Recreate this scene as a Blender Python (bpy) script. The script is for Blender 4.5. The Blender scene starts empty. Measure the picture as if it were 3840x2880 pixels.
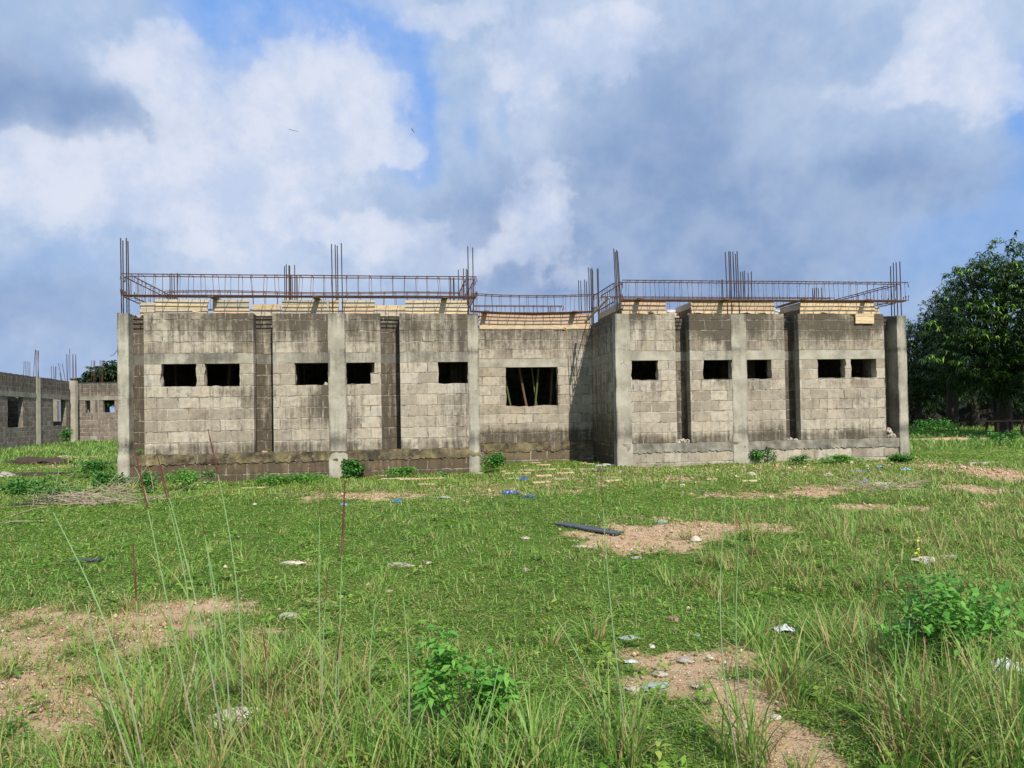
import bpy, math, random
import numpy as np
from mathutils import Vector, Matrix, noise as mnoise
R = math.radians
random.seed(7); rng = np.random.default_rng(11)
sc = bpy.context.scene
col = sc.collection

# ------------------------------------------------------------------ camera
FPX, PX0, PY0 = 2850.0, 1920.0, 1494.0          # focal length and principal point, in photograph pixels
CAM = Vector((0, 0, 1.42)); PITCH = .018; ROLL = .017
Fv = Vector((0, math.cos(PITCH), math.sin(PITCH))); Zv = Vector((0, -math.sin(PITCH), math.cos(PITCH))); Xv = Vector((1, 0, 0))
Rv = Xv*math.cos(ROLL) - Zv*math.sin(ROLL); Uv = Xv*math.sin(ROLL) + Zv*math.cos(ROLL)
cd = bpy.data.cameras.new('camera'); cam = bpy.data.objects.new('camera', cd); col.objects.link(cam)
cd.sensor_width = 36; cd.lens = 36*FPX/3840; cd.shift_y = (PY0-1440)/3840; cd.clip_start = .05; cd.clip_end = 3000
m = Matrix((Rv, Uv, -Fv)).transposed().to_4x4(); m.translation = CAM; cam.matrix_world = m
sc.camera = cam
def ray(px, py): return Fv + Rv*((px-PX0)/FPX) - Uv*((py-PY0)/FPX)

# ------------------------------------------------------------------ light
SUN_AZ, SUN_EL = R(24), R(44.7)                  # sun to the right behind the camera
sdir = Vector((math.sin(SUN_AZ)*math.cos(SUN_EL), -math.cos(SUN_AZ)*math.cos(SUN_EL), math.sin(SUN_EL)))
sl = bpy.data.lights.new('sun', 'SUN'); sl.energy = 4.9; sl.angle = R(.55); sl.color = (1, .94, .83)
so = bpy.data.objects.new('sun', sl); col.objects.link(so); so.rotation_euler = sdir.to_track_quat('Z', 'Y').to_euler(); so.location = (10, -10, 30)
sc.view_settings.view_transform = 'Standard'; sc.view_settings.look = 'None'; sc.view_settings.gamma = 1; sc.view_settings.exposure = 0.22
SKY_STRENGTH = .1

class NT:
    """tiny node-tree helper"""
    def __init__(s, tree): s.t = tree; s.n = tree.nodes; s.l = tree.links; s.n.clear()
    def node(s, kind, ins=None, **kw):
        n = s.n.new(kind)
        for k, v in kw.items(): setattr(n, k, v)
        for k, v in (ins or {}).items():
            if isinstance(v, bpy.types.NodeSocket): s.l.new(v, n.inputs[k])
            else: n.inputs[k].default_value = v
        return n
    def math(s, op, a, b=None, c=None, clamp=False):
        n = s.n.new('ShaderNodeMath'); n.operation = op; n.use_clamp = clamp
        for i, v in enumerate((a, b, c)):
            if v is None: continue
            if isinstance(v, bpy.types.NodeSocket): s.l.new(v, n.inputs[i])
            else: n.inputs[i].default_value = v
        return n.outputs[0]
    def vm(s, op, a, b=None):
        n = s.n.new('ShaderNodeVectorMath'); n.operation = op
        for i, v in enumerate((a, b)):
            if v is None: continue
            if isinstance(v, bpy.types.NodeSocket): s.l.new(v, n.inputs[i])
            else: n.inputs[i].default_value = v
        return n.outputs['Value' if op in ('DOT_PRODUCT', 'LENGTH') else 'Vector']
    def mix(s, f, a, b, blend='MIX'):
        n = s.n.new('ShaderNodeMix'); n.data_type = 'RGBA'; n.blend_type = blend
        for i, v in ((0, f), (6, a), (7, b)):
            if isinstance(v, bpy.types.NodeSocket): s.l.new(v, n.inputs[i])
            else: n.inputs[i].default_value = v if i == 0 else tuple(v)+(1,)*(4-len(v))
        return n.outputs[2]
    def sstep(s, v, lo, hi, a=0., b=1.):
        n = s.node('ShaderNodeMapRange', {'Value': v, 'From Min': lo, 'From Max': hi, 'To Min': a, 'To Max': b}, interpolation_type='SMOOTHSTEP')
        return n.outputs[0]
    def noise(s, vec, scale, detail=4, rough=.55, out='Fac', dist=0.):
        n = s.node('ShaderNodeTexNoise', {'Vector': vec, 'Scale': scale, 'Detail': detail, 'Roughness': rough, 'Distortion': dist})
        return n.outputs[out]
def lin(r, g, b): return tuple((c/255/12.92 if c <= 10 else ((c/255+.055)/1.055)**2.4) for c in (r, g, b))

w = bpy.data.worlds.new('World'); sc.world = w; w.use_nodes = True
T = NT(w.node_tree)
sky = T.node('ShaderNodeTexSky', sky_type='NISHITA', sun_disc=False, sun_elevation=SUN_EL, sun_rotation=math.pi-SUN_AZ, air_density=1.0, dust_density=1.2, ozone_density=1.5)
tc = T.node('ShaderNodeTexCoord').outputs['Generated']
D = T.vm('NORMALIZE', tc)
sp = T.node('ShaderNodeSeparateXYZ', {0: D})
az = T.math('ARCTAN2', sp.outputs[0], sp.outputs[1]); el = T.math('ARCSINE', sp.outputs[2])
wn1 = T.noise(D, 3.2, 5, .6, 'Color'); wn2 = T.noise(D, 11., 4, .6, 'Color')
wv = T.vm('ADD', T.vm('SCALE', T.vm('SUBTRACT', wn1, (.5, .5, .5))), T.vm('SCALE', T.vm('SUBTRACT', wn2, (.5, .5, .5))))
for nd in [n for n in T.n if n.type == 'VECT_MATH' and n.operation == 'SCALE']: nd.inputs['Scale'].default_value = .17
[n for n in T.n if n.type == 'VECT_MATH' and n.operation == 'SCALE'][1].inputs['Scale'].default_value = .07
P = T.vm('ADD', T.node('ShaderNodeCombineXYZ', {0: az, 1: el, 2: 0.}).outputs[0], wv)
PP = T.vm('MULTIPLY', P, (1, 1, 0))
def ang(px, py):
    d = ray(px, py).normalized(); return math.atan2(d.x, d.y), math.asin(d.z)
def blobs(lst):
    tot = None
    for px, py, rx, ry, wt in lst:
        a, e = ang(px, py)
        v = T.vm('MULTIPLY', T.vm('SUBTRACT', PP, (a, e, 0)), (FPX/rx, FPX/ry, 0))
        g = T.math('EXPONENT', T.math('MULTIPLY', T.vm('DOT_PRODUCT', v, v), -.75))
        g = T.math('MULTIPLY', g, wt)
        tot = g if tot is None else T.math('ADD', tot, g)
    return tot
holes = blobs([(900, 60, 300, 130, 1), (1560, 380, 95, 250, 1.15), (1480, 640, 90, 60, .9), (1780, 560, 60, 120, .6), (3830, 380, 80, 150, 1.1), (700, 300, 90, 90, .55), (1300, 60, 200, 70, .8), (1930, 450, 40, 160, .55),
               (3830, 800, 260, 160, .8), (3700, 1050, 380, 130, .7), (100, 1080, 300, 90, .55), (400, 1010, 200, 60, .3), (2050, 1040, 60, 60, .3)])
dark = blobs([(240, 440, 430, 120, 1.0), (80, 250, 330, 160, .55), (2420, 600, 480, 250, .72), (2550, 930, 760, 210, .9), (3000, 840, 420, 110, .6), (2200, 1010, 300, 90, .6), (100, 1150, 450, 130, .7), (1600, 860, 330, 110, .5),
              (1950, 700, 200, 120, .3), (2800, 250, 500, 220, .45), (3400, 760, 380, 160, .5), (300, 1240, 500, 90, .4), (1300, 170, 100, 60, .0), (1850, 1100, 500, 60, .25), (2900, 1080, 800, 90, .4), (1150, 560, 130, 60, .25)])
bright = blobs([(900, 600, 560, 420, .38), (2000, 550, 220, 500, .4), (2900, 200, 900, 220, .2), (300, 820, 600, 200, .3), (1500, 1000, 700, 160, .25), (1250, 320, 260, 180, 1.0), (1500, 600, 90, 70, 1.1), (1030, 480, 200, 160, .7), (520, 180, 130, 90, .9), (640, 300, 70, 90, .8), (560, 640, 380, 90, .75), (850, 680, 160, 120, .75), (2290, 190, 150, 120, 1.0), (1690, 40, 130, 70, .9), (2010, 250, 130, 180, .6),
                (2000, 810, 100, 100, .9), (1360, 890, 260, 60, .7), (3500, 150, 120, 210, .9), (3480, 330, 180, 90, .75), (250, 750, 320, 110, .6), (3180, 410, 170, 70, .45), (950, 870, 120, 80, .5), (1800, 960, 180, 80, .4), (3650, 290, 120, 150, .45), (500, 870, 200, 60, .4)])
fb = T.noise(D, 6., 8, .6); fb2 = T.noise(D, 14., 8, .62); fb3 = T.noise(D, 3., 5, .55)
fbc = T.math('ADD', T.math('MULTIPLY', T.math('SUBTRACT', fb, .5), .95), T.math('MULTIPLY', T.math('SUBTRACT', fb2, .5), .5))
k = 1/SKY_STRENGTH/2**sc.view_settings.exposure*1.02
def sc3(c, f=1.): return tuple(v*k*f for v in lin(*c))
blue = T.mix(T.sstep(el, 0.02, .42), sc3((142, 176, 220)), sc3((118, 168, 238)))
blue = T.mix(.05, blue, sky.outputs[0])
mid = T.mix(T.sstep(fb, .35, .7), sc3((162, 187, 222)), sc3((192, 209, 233)))
cm = T.sstep(T.math('ADD', holes, T.math('MULTIPLY', fbc, 1.0)), .2, .95, 1., 0.)
c = T.mix(cm, blue, mid)
dm = T.sstep(T.math('ADD', dark, T.math('MULTIPLY', fbc, .45)), .1, 1.2, 0., .85)
dm = T.math('MULTIPLY', dm, T.math('ADD', T.math('MULTIPLY', cm, .8), .2))
c = T.mix(dm, c, T.mix(T.sstep(fb3, .4, .6), sc3((124, 151, 194)), sc3((146, 171, 208))))
bsum = T.math('ADD', bright, T.math('MULTIPLY', fbc, 1.1))
fb4 = T.noise(D, 24., 9, .6); fb5 = T.noise(D, 9., 7, .6)
crisp = T.sstep(T.math('ADD', bright, T.math('ADD', T.math('MULTIPLY', T.math('SUBTRACT', fb5, .5), 2.0), T.math('MULTIPLY', T.math('SUBTRACT', fb4, .5), .7))), .52, .82)
bm_ = T.math('ADD', T.math('MULTIPLY', T.sstep(bsum, .15, 1.3, 0., .95), .62), T.math('MULTIPLY', crisp, .33))
c = T.mix(bm_, c, T.mix(T.sstep(fb2, .35, .65), sc3((192, 207, 235)), sc3((220, 226, 242))))
hz_ = T.sstep(el, .0, .20, .55, 0.)
c = T.mix(hz_, c, sc3((136, 165, 210)))
c = T.mix(T.sstep(fb4, .3, .7, 0., .10), c, sc3((232, 236, 246)))
bg = T.node('ShaderNodeBackground', {'Color': c, 'Strength': SKY_STRENGTH})
T.l.new(bg.outputs[0], T.node('ShaderNodeOutputWorld').inputs[0])

# ------------------------------------------------------------------ helpers
def tag(o, label=None, cat=None, group=None, kind=None):
    if label: o['label'] = label
    if cat: o['category'] = cat
    if group: o['group'] = group
    if kind: o['kind'] = kind
    return o
def empty(name, loc=(0, 0, 0), rz=0, parent=None):
    o = bpy.data.objects.new(name, None); o.empty_display_size = .2; col.objects.link(o); o.location = loc; o.rotation_euler = (0, 0, rz); o.parent = parent
    return o
def np_mesh(name, V, F, mat, parent=None, attrs=None, uv=None, smooth=False):
    """V (n,3); F list of face tuples or (m,k) array"""
    me = bpy.data.meshes.new(name)
    V = np.asarray(V, dtype=np.float32)
    if isinstance(F, np.ndarray):
        mcount, kk = F.shape
        me.vertices.add(len(V)); me.vertices.foreach_set('co', V.ravel())
        me.loops.add(mcount*kk); me.loops.foreach_set('vertex_index', F.ravel().astype(np.int32))
        me.polygons.add(mcount); me.polygons.foreach_set('loop_start', np.arange(0, mcount*kk, kk, dtype=np.int32)); me.polygons.foreach_set('loop_total', np.full(mcount, kk, dtype=np.int32))
        me.update(calc_edges=True)
    else:
        me.from_pydata([tuple(map(float, v)) for v in V], [], F)
    for an, av in (attrs or {}).items():
        a = me.attributes.new(an, 'FLOAT', 'POINT'); a.data.foreach_set('value', np.asarray(av, dtype=np.float32))
    if uv is not None:
        l = me.uv_layers.new(name='UVMap'); l.data.foreach_set('uv', np.asarray(uv, dtype=np.float32).ravel())
    if smooth: me.polygons.foreach_set('use_smooth', [True]*len(me.polygons))
    if mat: me.materials.append(mat)
    me.validate() if False else None
    me.update()
    o = bpy.data.objects.new(name, me); col.objects.link(o); o.parent = parent
    return o
class MB:
    def __init__(s): s.v = []; s.f = []
    def box(s, lo, hi, rot=None, at=(0, 0, 0), jit=0.):
        b = len(s.v); at = Vector(at)
        for x in (lo[0], hi[0]):
            for y in (lo[1], hi[1]):
                for z in (lo[2], hi[2]):
                    p = Vector((x, y, z))
                    if jit: p += Vector((random.uniform(-jit, jit), random.uniform(-jit, jit), random.uniform(-jit, jit)))
                    if rot is not None: p = rot @ p
                    s.v.append(p+at)
        s.f += [tuple(b+i for i in q) for q in ((0, 1, 3, 2), (4, 6, 7, 5), (0, 4, 5, 1), (2, 3, 7, 6), (0, 2, 6, 4), (1, 5, 7, 3))]
        return s
    def tube(s, pts, r, n=6, r2=None, caps=True):
        pts = [Vector(p) for p in pts]; b = len(s.v); m_ = len(pts)
        for i, p in enumerate(pts):
            t = (pts[min(i+1, m_-1)]-pts[max(i-1, 0)]).normalized()
            a = Vector((0, 0, 1)) if abs(t.z) < .9 else Vector((1, 0, 0))
            e1 = t.cross(a).normalized(); e2 = t.cross(e1)
            rr = r if r2 is None else r+(r2-r)*i/(m_-1)
            for kx in range(n):
                an = 2*math.pi*kx/n; s.v.append(p+e1*math.cos(an)*rr+e2*math.sin(an)*rr)
        for i in range(m_-1):
            for kx in range(n):
                a0 = b+i*n+kx; a1 = b+i*n+(kx+1) % n; s.f.append((a0, a1, a1+n, a0+n))
        if caps:
            s.f.append(tuple(b+kx for kx in reversed(range(n)))); s.f.append(tuple(b+(m_-1)*n+kx for kx in range(n)))
        return s
    def build(s, name, mat, parent=None, smooth=False, attrs=None): return np_mesh(name, [tuple(v) for v in s.v], s.f, mat, parent, smooth=smooth, attrs=attrs)
def nz(x, y, z=0., sc_=1.): return mnoise.noise(Vector((x*sc_, y*sc_, z*sc_)))
def smooth(a, b, x):
    t = min(max((x-a)/(b-a), 0), 1); return t*t*(3-2*t)

# ------------------------------------------------------------------ materials
def new_mat(name):
    mt = bpy.data.materials.new(name); mt.use_nodes = True; return mt, NT(mt.node_tree)
def finish(t, colr, rough=.9, bump=None, bstr=.3, bdist=.01, trans=0., spec=.3):
    ins = {'Base Color': colr, 'Roughness': rough, 'Specular IOR Level': spec}
    p = t.node('ShaderNodeBsdfPrincipled', ins)
    if bump is not None:
        b = t.node('ShaderNodeBump', {'Strength': bstr, 'Distance': bdist, 'Height': bump}); t.l.new(b.outputs[0], p.inputs['Normal'])
    out = p.outputs[0]
    if trans > 0:
        tr = t.node('ShaderNodeBsdfTranslucent', {'Color': colr})
        out = t.node('ShaderNodeMixShader', {0: trans, 1: p.outputs[0], 2: tr.outputs[0]}).outputs[0]
    t.l.new(out, t.node('ShaderNodeOutputMaterial').inputs[0])
def attr(t, name): return t.node('ShaderNodeAttribute', attribute_name=name).outputs['Fac']

def block_mat(name, c_lo, c_hi, dirt=(.072, .058, .042), brownc=(.12, .085, .048), mort=(.52, .48, .40), mortw=.03, seed=0.):
    mt, t = new_mat(name)
    uv = t.node('ShaderNodeTexCoord').outputs['UV']
    ob = t.vm('ADD', t.node('ShaderNodeTexCoord').outputs['Object'], (seed, seed*.7, 0))
    wrp = t.vm('MULTIPLY', t.vm('SUBTRACT', t.noise(ob, 5., 4, .65, 'Color'), (.5, .5, .5)), (.085, .07, 0))
    u2 = t.vm('ADD', uv, wrp)
    br = t.node('ShaderNodeTexBrick', {'Vector': u2, 'Color1': (0, 0, 0, 1), 'Color2': (1, 1, 1, 1), 'Mortar': (.5, .5, .5, 1), 'Scale': 1., 'Mortar Size': mortw*.5, 'Mortar Smooth': .5, 'Bias': 0., 'Brick Width': .465, 'Row Height': .2625}, offset=.5, squash=1.)
    rnd = br.outputs['Color']; fac = br.outputs['Fac']
    sx = t.node('ShaderNodeSeparateXYZ', {0: rnd}).outputs[0]
    c_ = t.mix(t.sstep(sx, .1, .9), tuple(v*.97 for v in c_lo), c_hi)
    c_ = t.mix(t.sstep(sx, .0, .14, .4, 0.), c_, (c_lo[0]*.66, c_lo[1]*.6, c_lo[2]*.58))
    n1 = t.noise(ob, 1.7, 6, .65); n2 = t.noise(ob, 9., 6, .7); n3 = t.noise(ob, 45., 4, .7)
    c_ = t.mix(t.sstep(n2, .3, .75, 0., .5), c_, tuple(v*.5 for v in c_lo))
    c_ = t.mix(t.sstep(n1, .45, .7, 0., .35), c_, (c_hi[0]*1.05, c_hi[1]*.95, c_hi[2]*.82))
    # odd replaced or re-mortared pale blocks
    c_ = t.mix(t.sstep(sx, .95, .98, 0., .3), c_, (.48, .47, .45))
    # mortar: pale where fresh, dark open joints elsewhere
    mn = t.noise(ob, 3.1, 5, .7)
    mc = t.mix(t.sstep(mn, .42, .60), mort, (.10, .09, .07))
    c_ = t.mix(t.math('MULTIPLY', fac, t.sstep(t.noise(ob, 7., 3, .6), .30, .55, .35, .95)), c_, mc)
    # weather streaks running down the wall
    st = t.noise(t.vm('MULTIPLY', ob, (7., 7., .55)), 1., 6, .68)
    st2 = t.noise(t.vm('MULTIPLY', ob, (22., 22., 1.6)), 1., 4, .6)
    sa = attr(t, 'stain_shade'); ba = attr(t, 'brown')
    stm = t.math('ADD', t.math('MULTIPLY', t.math('SUBTRACT', st, .5), 1.7), t.math('MULTIPLY', t.math('SUBTRACT', st2, .5), .8))
    stm = t.math('ADD', stm, t.math('MULTIPLY', t.math('SUBTRACT', n2, .5), .8))
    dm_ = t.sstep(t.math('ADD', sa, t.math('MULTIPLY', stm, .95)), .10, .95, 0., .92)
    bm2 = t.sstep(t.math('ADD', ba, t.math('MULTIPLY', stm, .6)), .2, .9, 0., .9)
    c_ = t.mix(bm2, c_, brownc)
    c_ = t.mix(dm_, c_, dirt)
    c_ = t.mix(t.sstep(t.math('ADD', sa, st), 1.0, 1.35, 0., .0), c_, (.4, .4, .4))
    c_ = t.mix(t.sstep(n3, .35, .7, 0., .22), c_, (.12, .11, .10))
    # lime runs
    lr = t.noise(t.vm('MULTIPLY', ob, (6., 6., .7)), 1.3, 4, .6)
    c_ = t.mix(t.sstep(lr, .63, .73, 0., .55), c_, (.56, .53, .47))
    c_ = t.mix(t.math('MULTIPLY', fac, t.math('MULTIPLY', t.sstep(t.noise(ob, 4.3, 5, .7), .44, .62), .55)), c_, tuple(v*.9 for v in mort))
    c_ = t.mix(t.math('MULTIPLY', fac, t.math('MULTIPLY', t.sstep(t.noise(t.vm('ADD', ob, (7., 3., 1.)), 2.6, 5, .7), .52, .66), .7)), c_, (.07, .06, .048))
    h = t.math('SUBTRACT', t.math('ADD', t.math('MULTIPLY', n2, .5), t.math('MULTIPLY', n3, .35)), t.math('MULTIPLY', fac, .75))
    h = t.math('ADD', h, t.math('MULTIPLY', sx, .5))
    finish(t, c_, .95, h, .75, .02, spec=.15)
    return mt
M = {}
M['block'] = block_mat('sandcrete_block', (.365, .315, .25), (.53, .47, .38))
M['block_dark'] = block_mat('sandcrete_block_weathered', (.14, .105, .065), (.235, .18, .115), seed=9., brownc=(.11, .068, .032))
M['block_far'] = block_mat('sandcrete_block_far', (.21, .17, .145), (.30, .25, .215), seed=4., mort=(.50, .46, .40), mortw=.035)
def conc_mat(name, a, b, dirt=(.09, .085, .072), seed=0., formmarks=True):
    mt, t = new_mat(name)
    ob = t.vm('ADD', t.node('ShaderNodeTexCoord').outputs['Object'], (seed, seed, 0))
    n1 = t.noise(ob, 2.1, 6, .6); n2 = t.noise(ob, 14., 6, .7); n3 = t.noise(ob, 60., 3, .7)
    c_ = t.mix(t.sstep(n1, .3, .7), a, b)
    st = t.noise(t.vm('MULTIPLY', ob, (9., 9., .5)), 1., 5, .65)
    sa = attr(t, 'stain_shade')
    dm_ = t.sstep(t.math('ADD', sa, t.math('ADD', t.math('MULTIPLY', t.math('SUBTRACT', st, .5), 1.2), t.math('MULTIPLY', t.math('SUBTRACT', n2, .5), .7))), .2, .95, 0., .85)
    c_ = t.mix(dm_, c_, dirt)
    c_ = t.mix(t.sstep(st, .62, .72, 0., .5), c_, (.48, .46, .42))
    if seed == 5.: c_ = t.mix(t.sstep(t.noise(ob, 3.2, 6, .7), .5, .66, 0., .6), c_, (.26, .225, .09)); c_ = t.mix(t.sstep(t.noise(ob, 4.1, 6, .75), .52, .62, 0., .8), c_, (.035, .03, .024)); c_ = t.mix(t.sstep(t.noise(ob, 6.7, 5, .7), .58, .68, 0., .6), c_, (.36, .32, .25))
    # honeycombed spots
    vo = t.node('ShaderNodeTexVoronoi', {'Vector': ob, 'Scale': 26.}).outputs['Distance']
    hc = t.math('MULTIPLY', t.sstep(vo, .16, .3, 1., 0.), t.sstep(t.noise(ob, 1.9, 3, .5), .55, .68))
    c_ = t.mix(hc, c_, (.05, .045, .04))
    h = t.math('SUBTRACT', t.math('ADD', t.math('MULTIPLY', n2, .6), t.math('MULTIPLY', n3, .3)), hc)
    finish(t, c_, .9, h, .6, .015, spec=.15)
    return mt
M['conc'] = conc_mat('cast_concrete', (.28, .255, .205), (.435, .405, .335))
M['conc_rough'] = conc_mat('rough_footing_concrete', (.075, .06, .038), (.25, .20, .12), dirt=(.05, .042, .032), seed=5.)
M['conc_dark'] = conc_mat('dull_concrete', (.20, .185, .155), (.34, .315, .26), seed=3.)
def simple_mat(name, a, b, scale=8., rough=.8, bstr=.2, vec=(1, 1, 1), spec=.3, trans=0.):
    mt, t = new_mat(name)
    ob = t.vm('MULTIPLY', t.node('ShaderNodeTexCoord').outputs['Object'], vec)
    n1 = t.noise(ob, scale, 5, .65); ri = t.node('ShaderNodeObjectInfo').outputs['Random']
    c_ = t.mix(t.sstep(n1, .3, .7), a, b)
    c_ = t.mix(1., c_, t.mix(ri, (.82, .82, .82), (1.12, 1.12, 1.12)), 'MULTIPLY')
    finish(t, c_, rough, n1, bstr, .01, spec=spec, trans=trans)
    return mt
M['rebar'] = simple_mat('rusty_steel', (.05, .028, .018), (.12, .055, .03), 30., .7)
M['rebar_dark'] = simple_mat('dark_steel', (.035, .03, .03), (.075, .048, .038), 20., .6)
M['rebar_red'] = simple_mat('rusty_tie_steel', (.07, .032, .024), (.15, .06, .036), 30., .8)
M['wood'] = simple_mat('fresh_plank', (.44, .32, .19), (.70, .55, .35), 5., .75, vec=(1, 1, 9))
M['wood_pink'] = simple_mat('pinkish_plank', (.52, .34, .22), (.68, .50, .36), 5., .75, vec=(1, 1, 9))
M['wood_grey'] = simple_mat('weathered_plank', (.38, .32, .24), (.58, .50, .39), 6., .85, vec=(1, 1, 9))
M['wood_brown'] = simple_mat('old_brown_timber', (.10, .05, .028), (.20, .11, .06), 6., .8, vec=(1, 1, 6))
M['bamboo_g'] = simple_mat('green_bamboo', (.07, .10, .03), (.13, .15, .055), 4., .5)
M['bamboo_b'] = simple_mat('brown_bamboo', (.12, .07, .035), (.20, .12, .07), 4., .6)
M['bark'] = simple_mat('bark', (.03, .026, .02), (.075, .062, .05), 12., .95, .6)
M['twig'] = simple_mat('dry_twig', (.20, .155, .115), (.46, .38, .29), 6., .9)
M['stone'] = simple_mat('pale_stone', (.24, .215, .175), (.44, .40, .34), 14., .95, .5)
M['stone_white'] = simple_mat('chalky_rubble', (.36, .33, .26), (.58, .53, .44), 20., .95, .6)
M['stone_brown'] = simple_mat('brown_stone', (.20, .13, .09), (.34, .24, .17), 16., .95, .5)
M['stone_grey'] = simple_mat('grey_green_stone', (.20, .24, .21), (.30, .34, .30), 5., .7, .2)
M['slate'] = simple_mat('dark_grey_sheet', (.045, .05, .06), (.08, .085, .10), 4., .5)
M['cloth_grey'] = simple_mat('grey_cement_sack', (.24, .25, .25), (.36, .37, .36), 9., .8)
M['pl_blue'] = simple_mat('blue_plastic', (.012, .04, .20), (.03, .09, .32), 20., .35)
M['pl_lblue'] = simple_mat('pale_blue_plastic', (.12, .24, .46), (.25, .38, .58), 20., .35)
M['pl_violet'] = simple_mat('violet_plastic', (.10, .10, .30), (.22, .22, .42), 20., .4)
M['pl_teal'] = simple_mat('teal_plastic', (.02, .09, .13), (.04, .16, .20), 20., .4)
M['pl_green'] = simple_mat('green_plastic', (.02, .32, .16), (.05, .45, .25), 20., .4)
M['pl_white'] = simple_mat('white_plastic', (.34, .36, .39), (.58, .60, .63), 20., .35)
M['pl_orange'] = simple_mat('orange_peel', (.55, .18, .03), (.70, .30, .08), 20., .5)
M['dirt'] = simple_mat('dark_soil', (.035, .024, .018), (.085, .058, .042), 18., 1., .9)
M['dirt_red'] = simple_mat('reddish_soil', (.20, .11, .07), (.34, .21, .14), 18., 1., .9)
M['sheet'] = simple_mat('clouded_plastic_sheet', (.50, .46, .44), (.72, .70, .70), 5., .4)
M['bird'] = simple_mat('dark_feathers', (.02, .02, .025), (.04, .04, .05), 5., .8)
M['redwall'] = simple_mat('red_painted_wall', (.22, .05, .03), (.30, .10, .06), 3., .9)
M['darkwall'] = simple_mat('shade_dark_wall', (.022, .022, .019), (.045, .042, .034), 2., .95)  # near-black: deep shade under the trees put into the colour
def leaf_mat(name, stops, trans=.3, rough=.5, spec=.3):
    """stops: colours along the 'tint' attribute"""
    mt, t = new_mat(name)
    rp = t.node('ShaderNodeValToRGB', {'Fac': attr(t, 'tint')}); e = rp.color_ramp.elements
    e[0].position = 0; e[0].color = (*stops[0], 1); e[1].position = 1; e[1].color = (*stops[-1], 1)
    for i, s_ in enumerate(stops[1:-1], 1):
        q = e.new(i/(len(stops)-1)); q.color = (*s_, 1)
    finish(t, rp.outputs[0], rough, trans=trans, spec=spec)
    return mt
M['cover'] = leaf_mat('creeping_weed_leaves', [(.055, .15, .018), (.12, .265, .028), (.20, .355, .048), (.33, .40, .085), (.46, .36, .18)], .3)
M['blade'] = leaf_mat('grass_blades', [(.08, .20, .03), (.15, .30, .05), (.25, .38, .085), (.37, .34, .14), (.38, .245, .12)], .3)
M['stem'] = leaf_mat('grass_stems', [(.22, .38, .14), (.30, .45, .20), (.34, .34, .24), (.34, .22, .15)], .2)
M['seedhead'] = leaf_mat('dark_seed_heads', [(.07, .025, .02), (.12, .04, .03), (.24, .12, .08)], .1, .8)
M['bush'] = leaf_mat('broad_weed_leaves', [(.025, .12, .028), (.06, .21, .035), (.11, .29, .05), (.16, .35, .07)], .3)
M['bush_light'] = leaf_mat('light_weed_leaves', [(.07, .24, .035), (.12, .34, .05), (.18, .40, .07), (.24, .43, .09)], .35)
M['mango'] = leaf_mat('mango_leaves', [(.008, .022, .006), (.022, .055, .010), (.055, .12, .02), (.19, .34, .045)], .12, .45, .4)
M['tree_far'] = leaf_mat('hillside_tree_leaves', [(.012, .032, .010), (.022, .052, .016), (.04, .08, .022)], .12, .6)

# ------------------------------------------------------------------ ground
def gz(x, y):                                      # gently uneven ground; works on floats and arrays
    return .025*np.sin(x*.9+1.3)*np.sin(y*.7) + .018*np.sin(x*2.3+y*1.1) + .008*np.sin(x*5.1-y*4.3) - .07/(1+np.exp(np.minimum(50, np.maximum(-50, (x+1.2)*3))))*np.exp(-((y-17.)/2.2)**2)
def gpt(px, py, z=0.):
    d = ray(px, py); t_ = (z-CAM.z)/d.z; p = CAM+d*t_; return p
def G(px, py):
    p = gpt(px, py); z = float(gz(p.x, p.y)); p = gpt(px, py, z); return Vector((p.x, p.y, float(gz(p.x, p.y))))
PATCH = [(330, 2380, 400, 110, 1), (640, 2290, 330, 38, .95), (120, 2560, 260, 150, 1), (330, 2640, 330, 110, .85), (150, 2760, 220, 70, .7), (500, 2420, 260, 80, .8), (60, 2330, 130, 60, .8), (420, 2500, 220, 60, .7), (2420, 2015, 330, 48, 1.), (2760, 1975, 330, 26, .85), (2250, 2030, 130, 22, .8), (1110, 2118, 60, 9, .9),
         (3720, 1775, 180, 42, 1.), (3640, 1835, 110, 22, .9), (3250, 1895, 150, 14, .8), (3740, 1905, 90, 12, .8), (3760, 1985, 90, 12, .9), (2900, 1852, 560, 15, .75), (3130, 1835, 240, 14, .7), (1900, 1835, 420, 36, .62), (1350, 1858, 420, 20, .6), (2150, 1800, 300, 30, .5), (2500, 1800, 420, 26, .4), (3600, 1648, 300, 8, .8), (3300, 1860, 300, 20, .45),
         (2650, 2490, 290, 60, 1), (2500, 2560, 230, 60, .8), (2800, 2610, 210, 70, 1), (2350, 2450, 150, 30, .5), (2920, 2790, 230, 120, 1.), (2700, 2710, 90, 30, .6), (3050, 2870, 160, 60, .8), (850, 2560, 70, 35, .8), (880, 2690, 90, 40, .5), (500, 1810, 330, 11, .45), (250, 1748, 240, 9, .5), (3450, 2030, 110, 14, .5), (3520, 1800, 120, 14, .6), (3420, 1905, 120, 12, .6), (3580, 1935, 90, 10, .6), (2450, 1945, 200, 14, .5), (1250, 2250, 200, 20, .4), (1000, 2380, 160, 26, .5), (3350, 1980, 260, 20, .3),
         (2000, 2020, 90, 12, .3), (2950, 1765, 380, 22, .42), (3300, 1745, 150, 16, .35), (2080, 1735, 180, 16, .35)]
PW = []
for px, py, rx, ry, wt in PATCH:
    c0 = gpt(px, py); cx = gpt(px+rx, py); cy = gpt(px, py-ry)
    PW.append((c0.x, c0.y, abs(cx.x-c0.x), abs(cy.y-c0.y)*1.0, wt))
_ph = rng.uniform(0, 6.28, 24)
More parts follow.
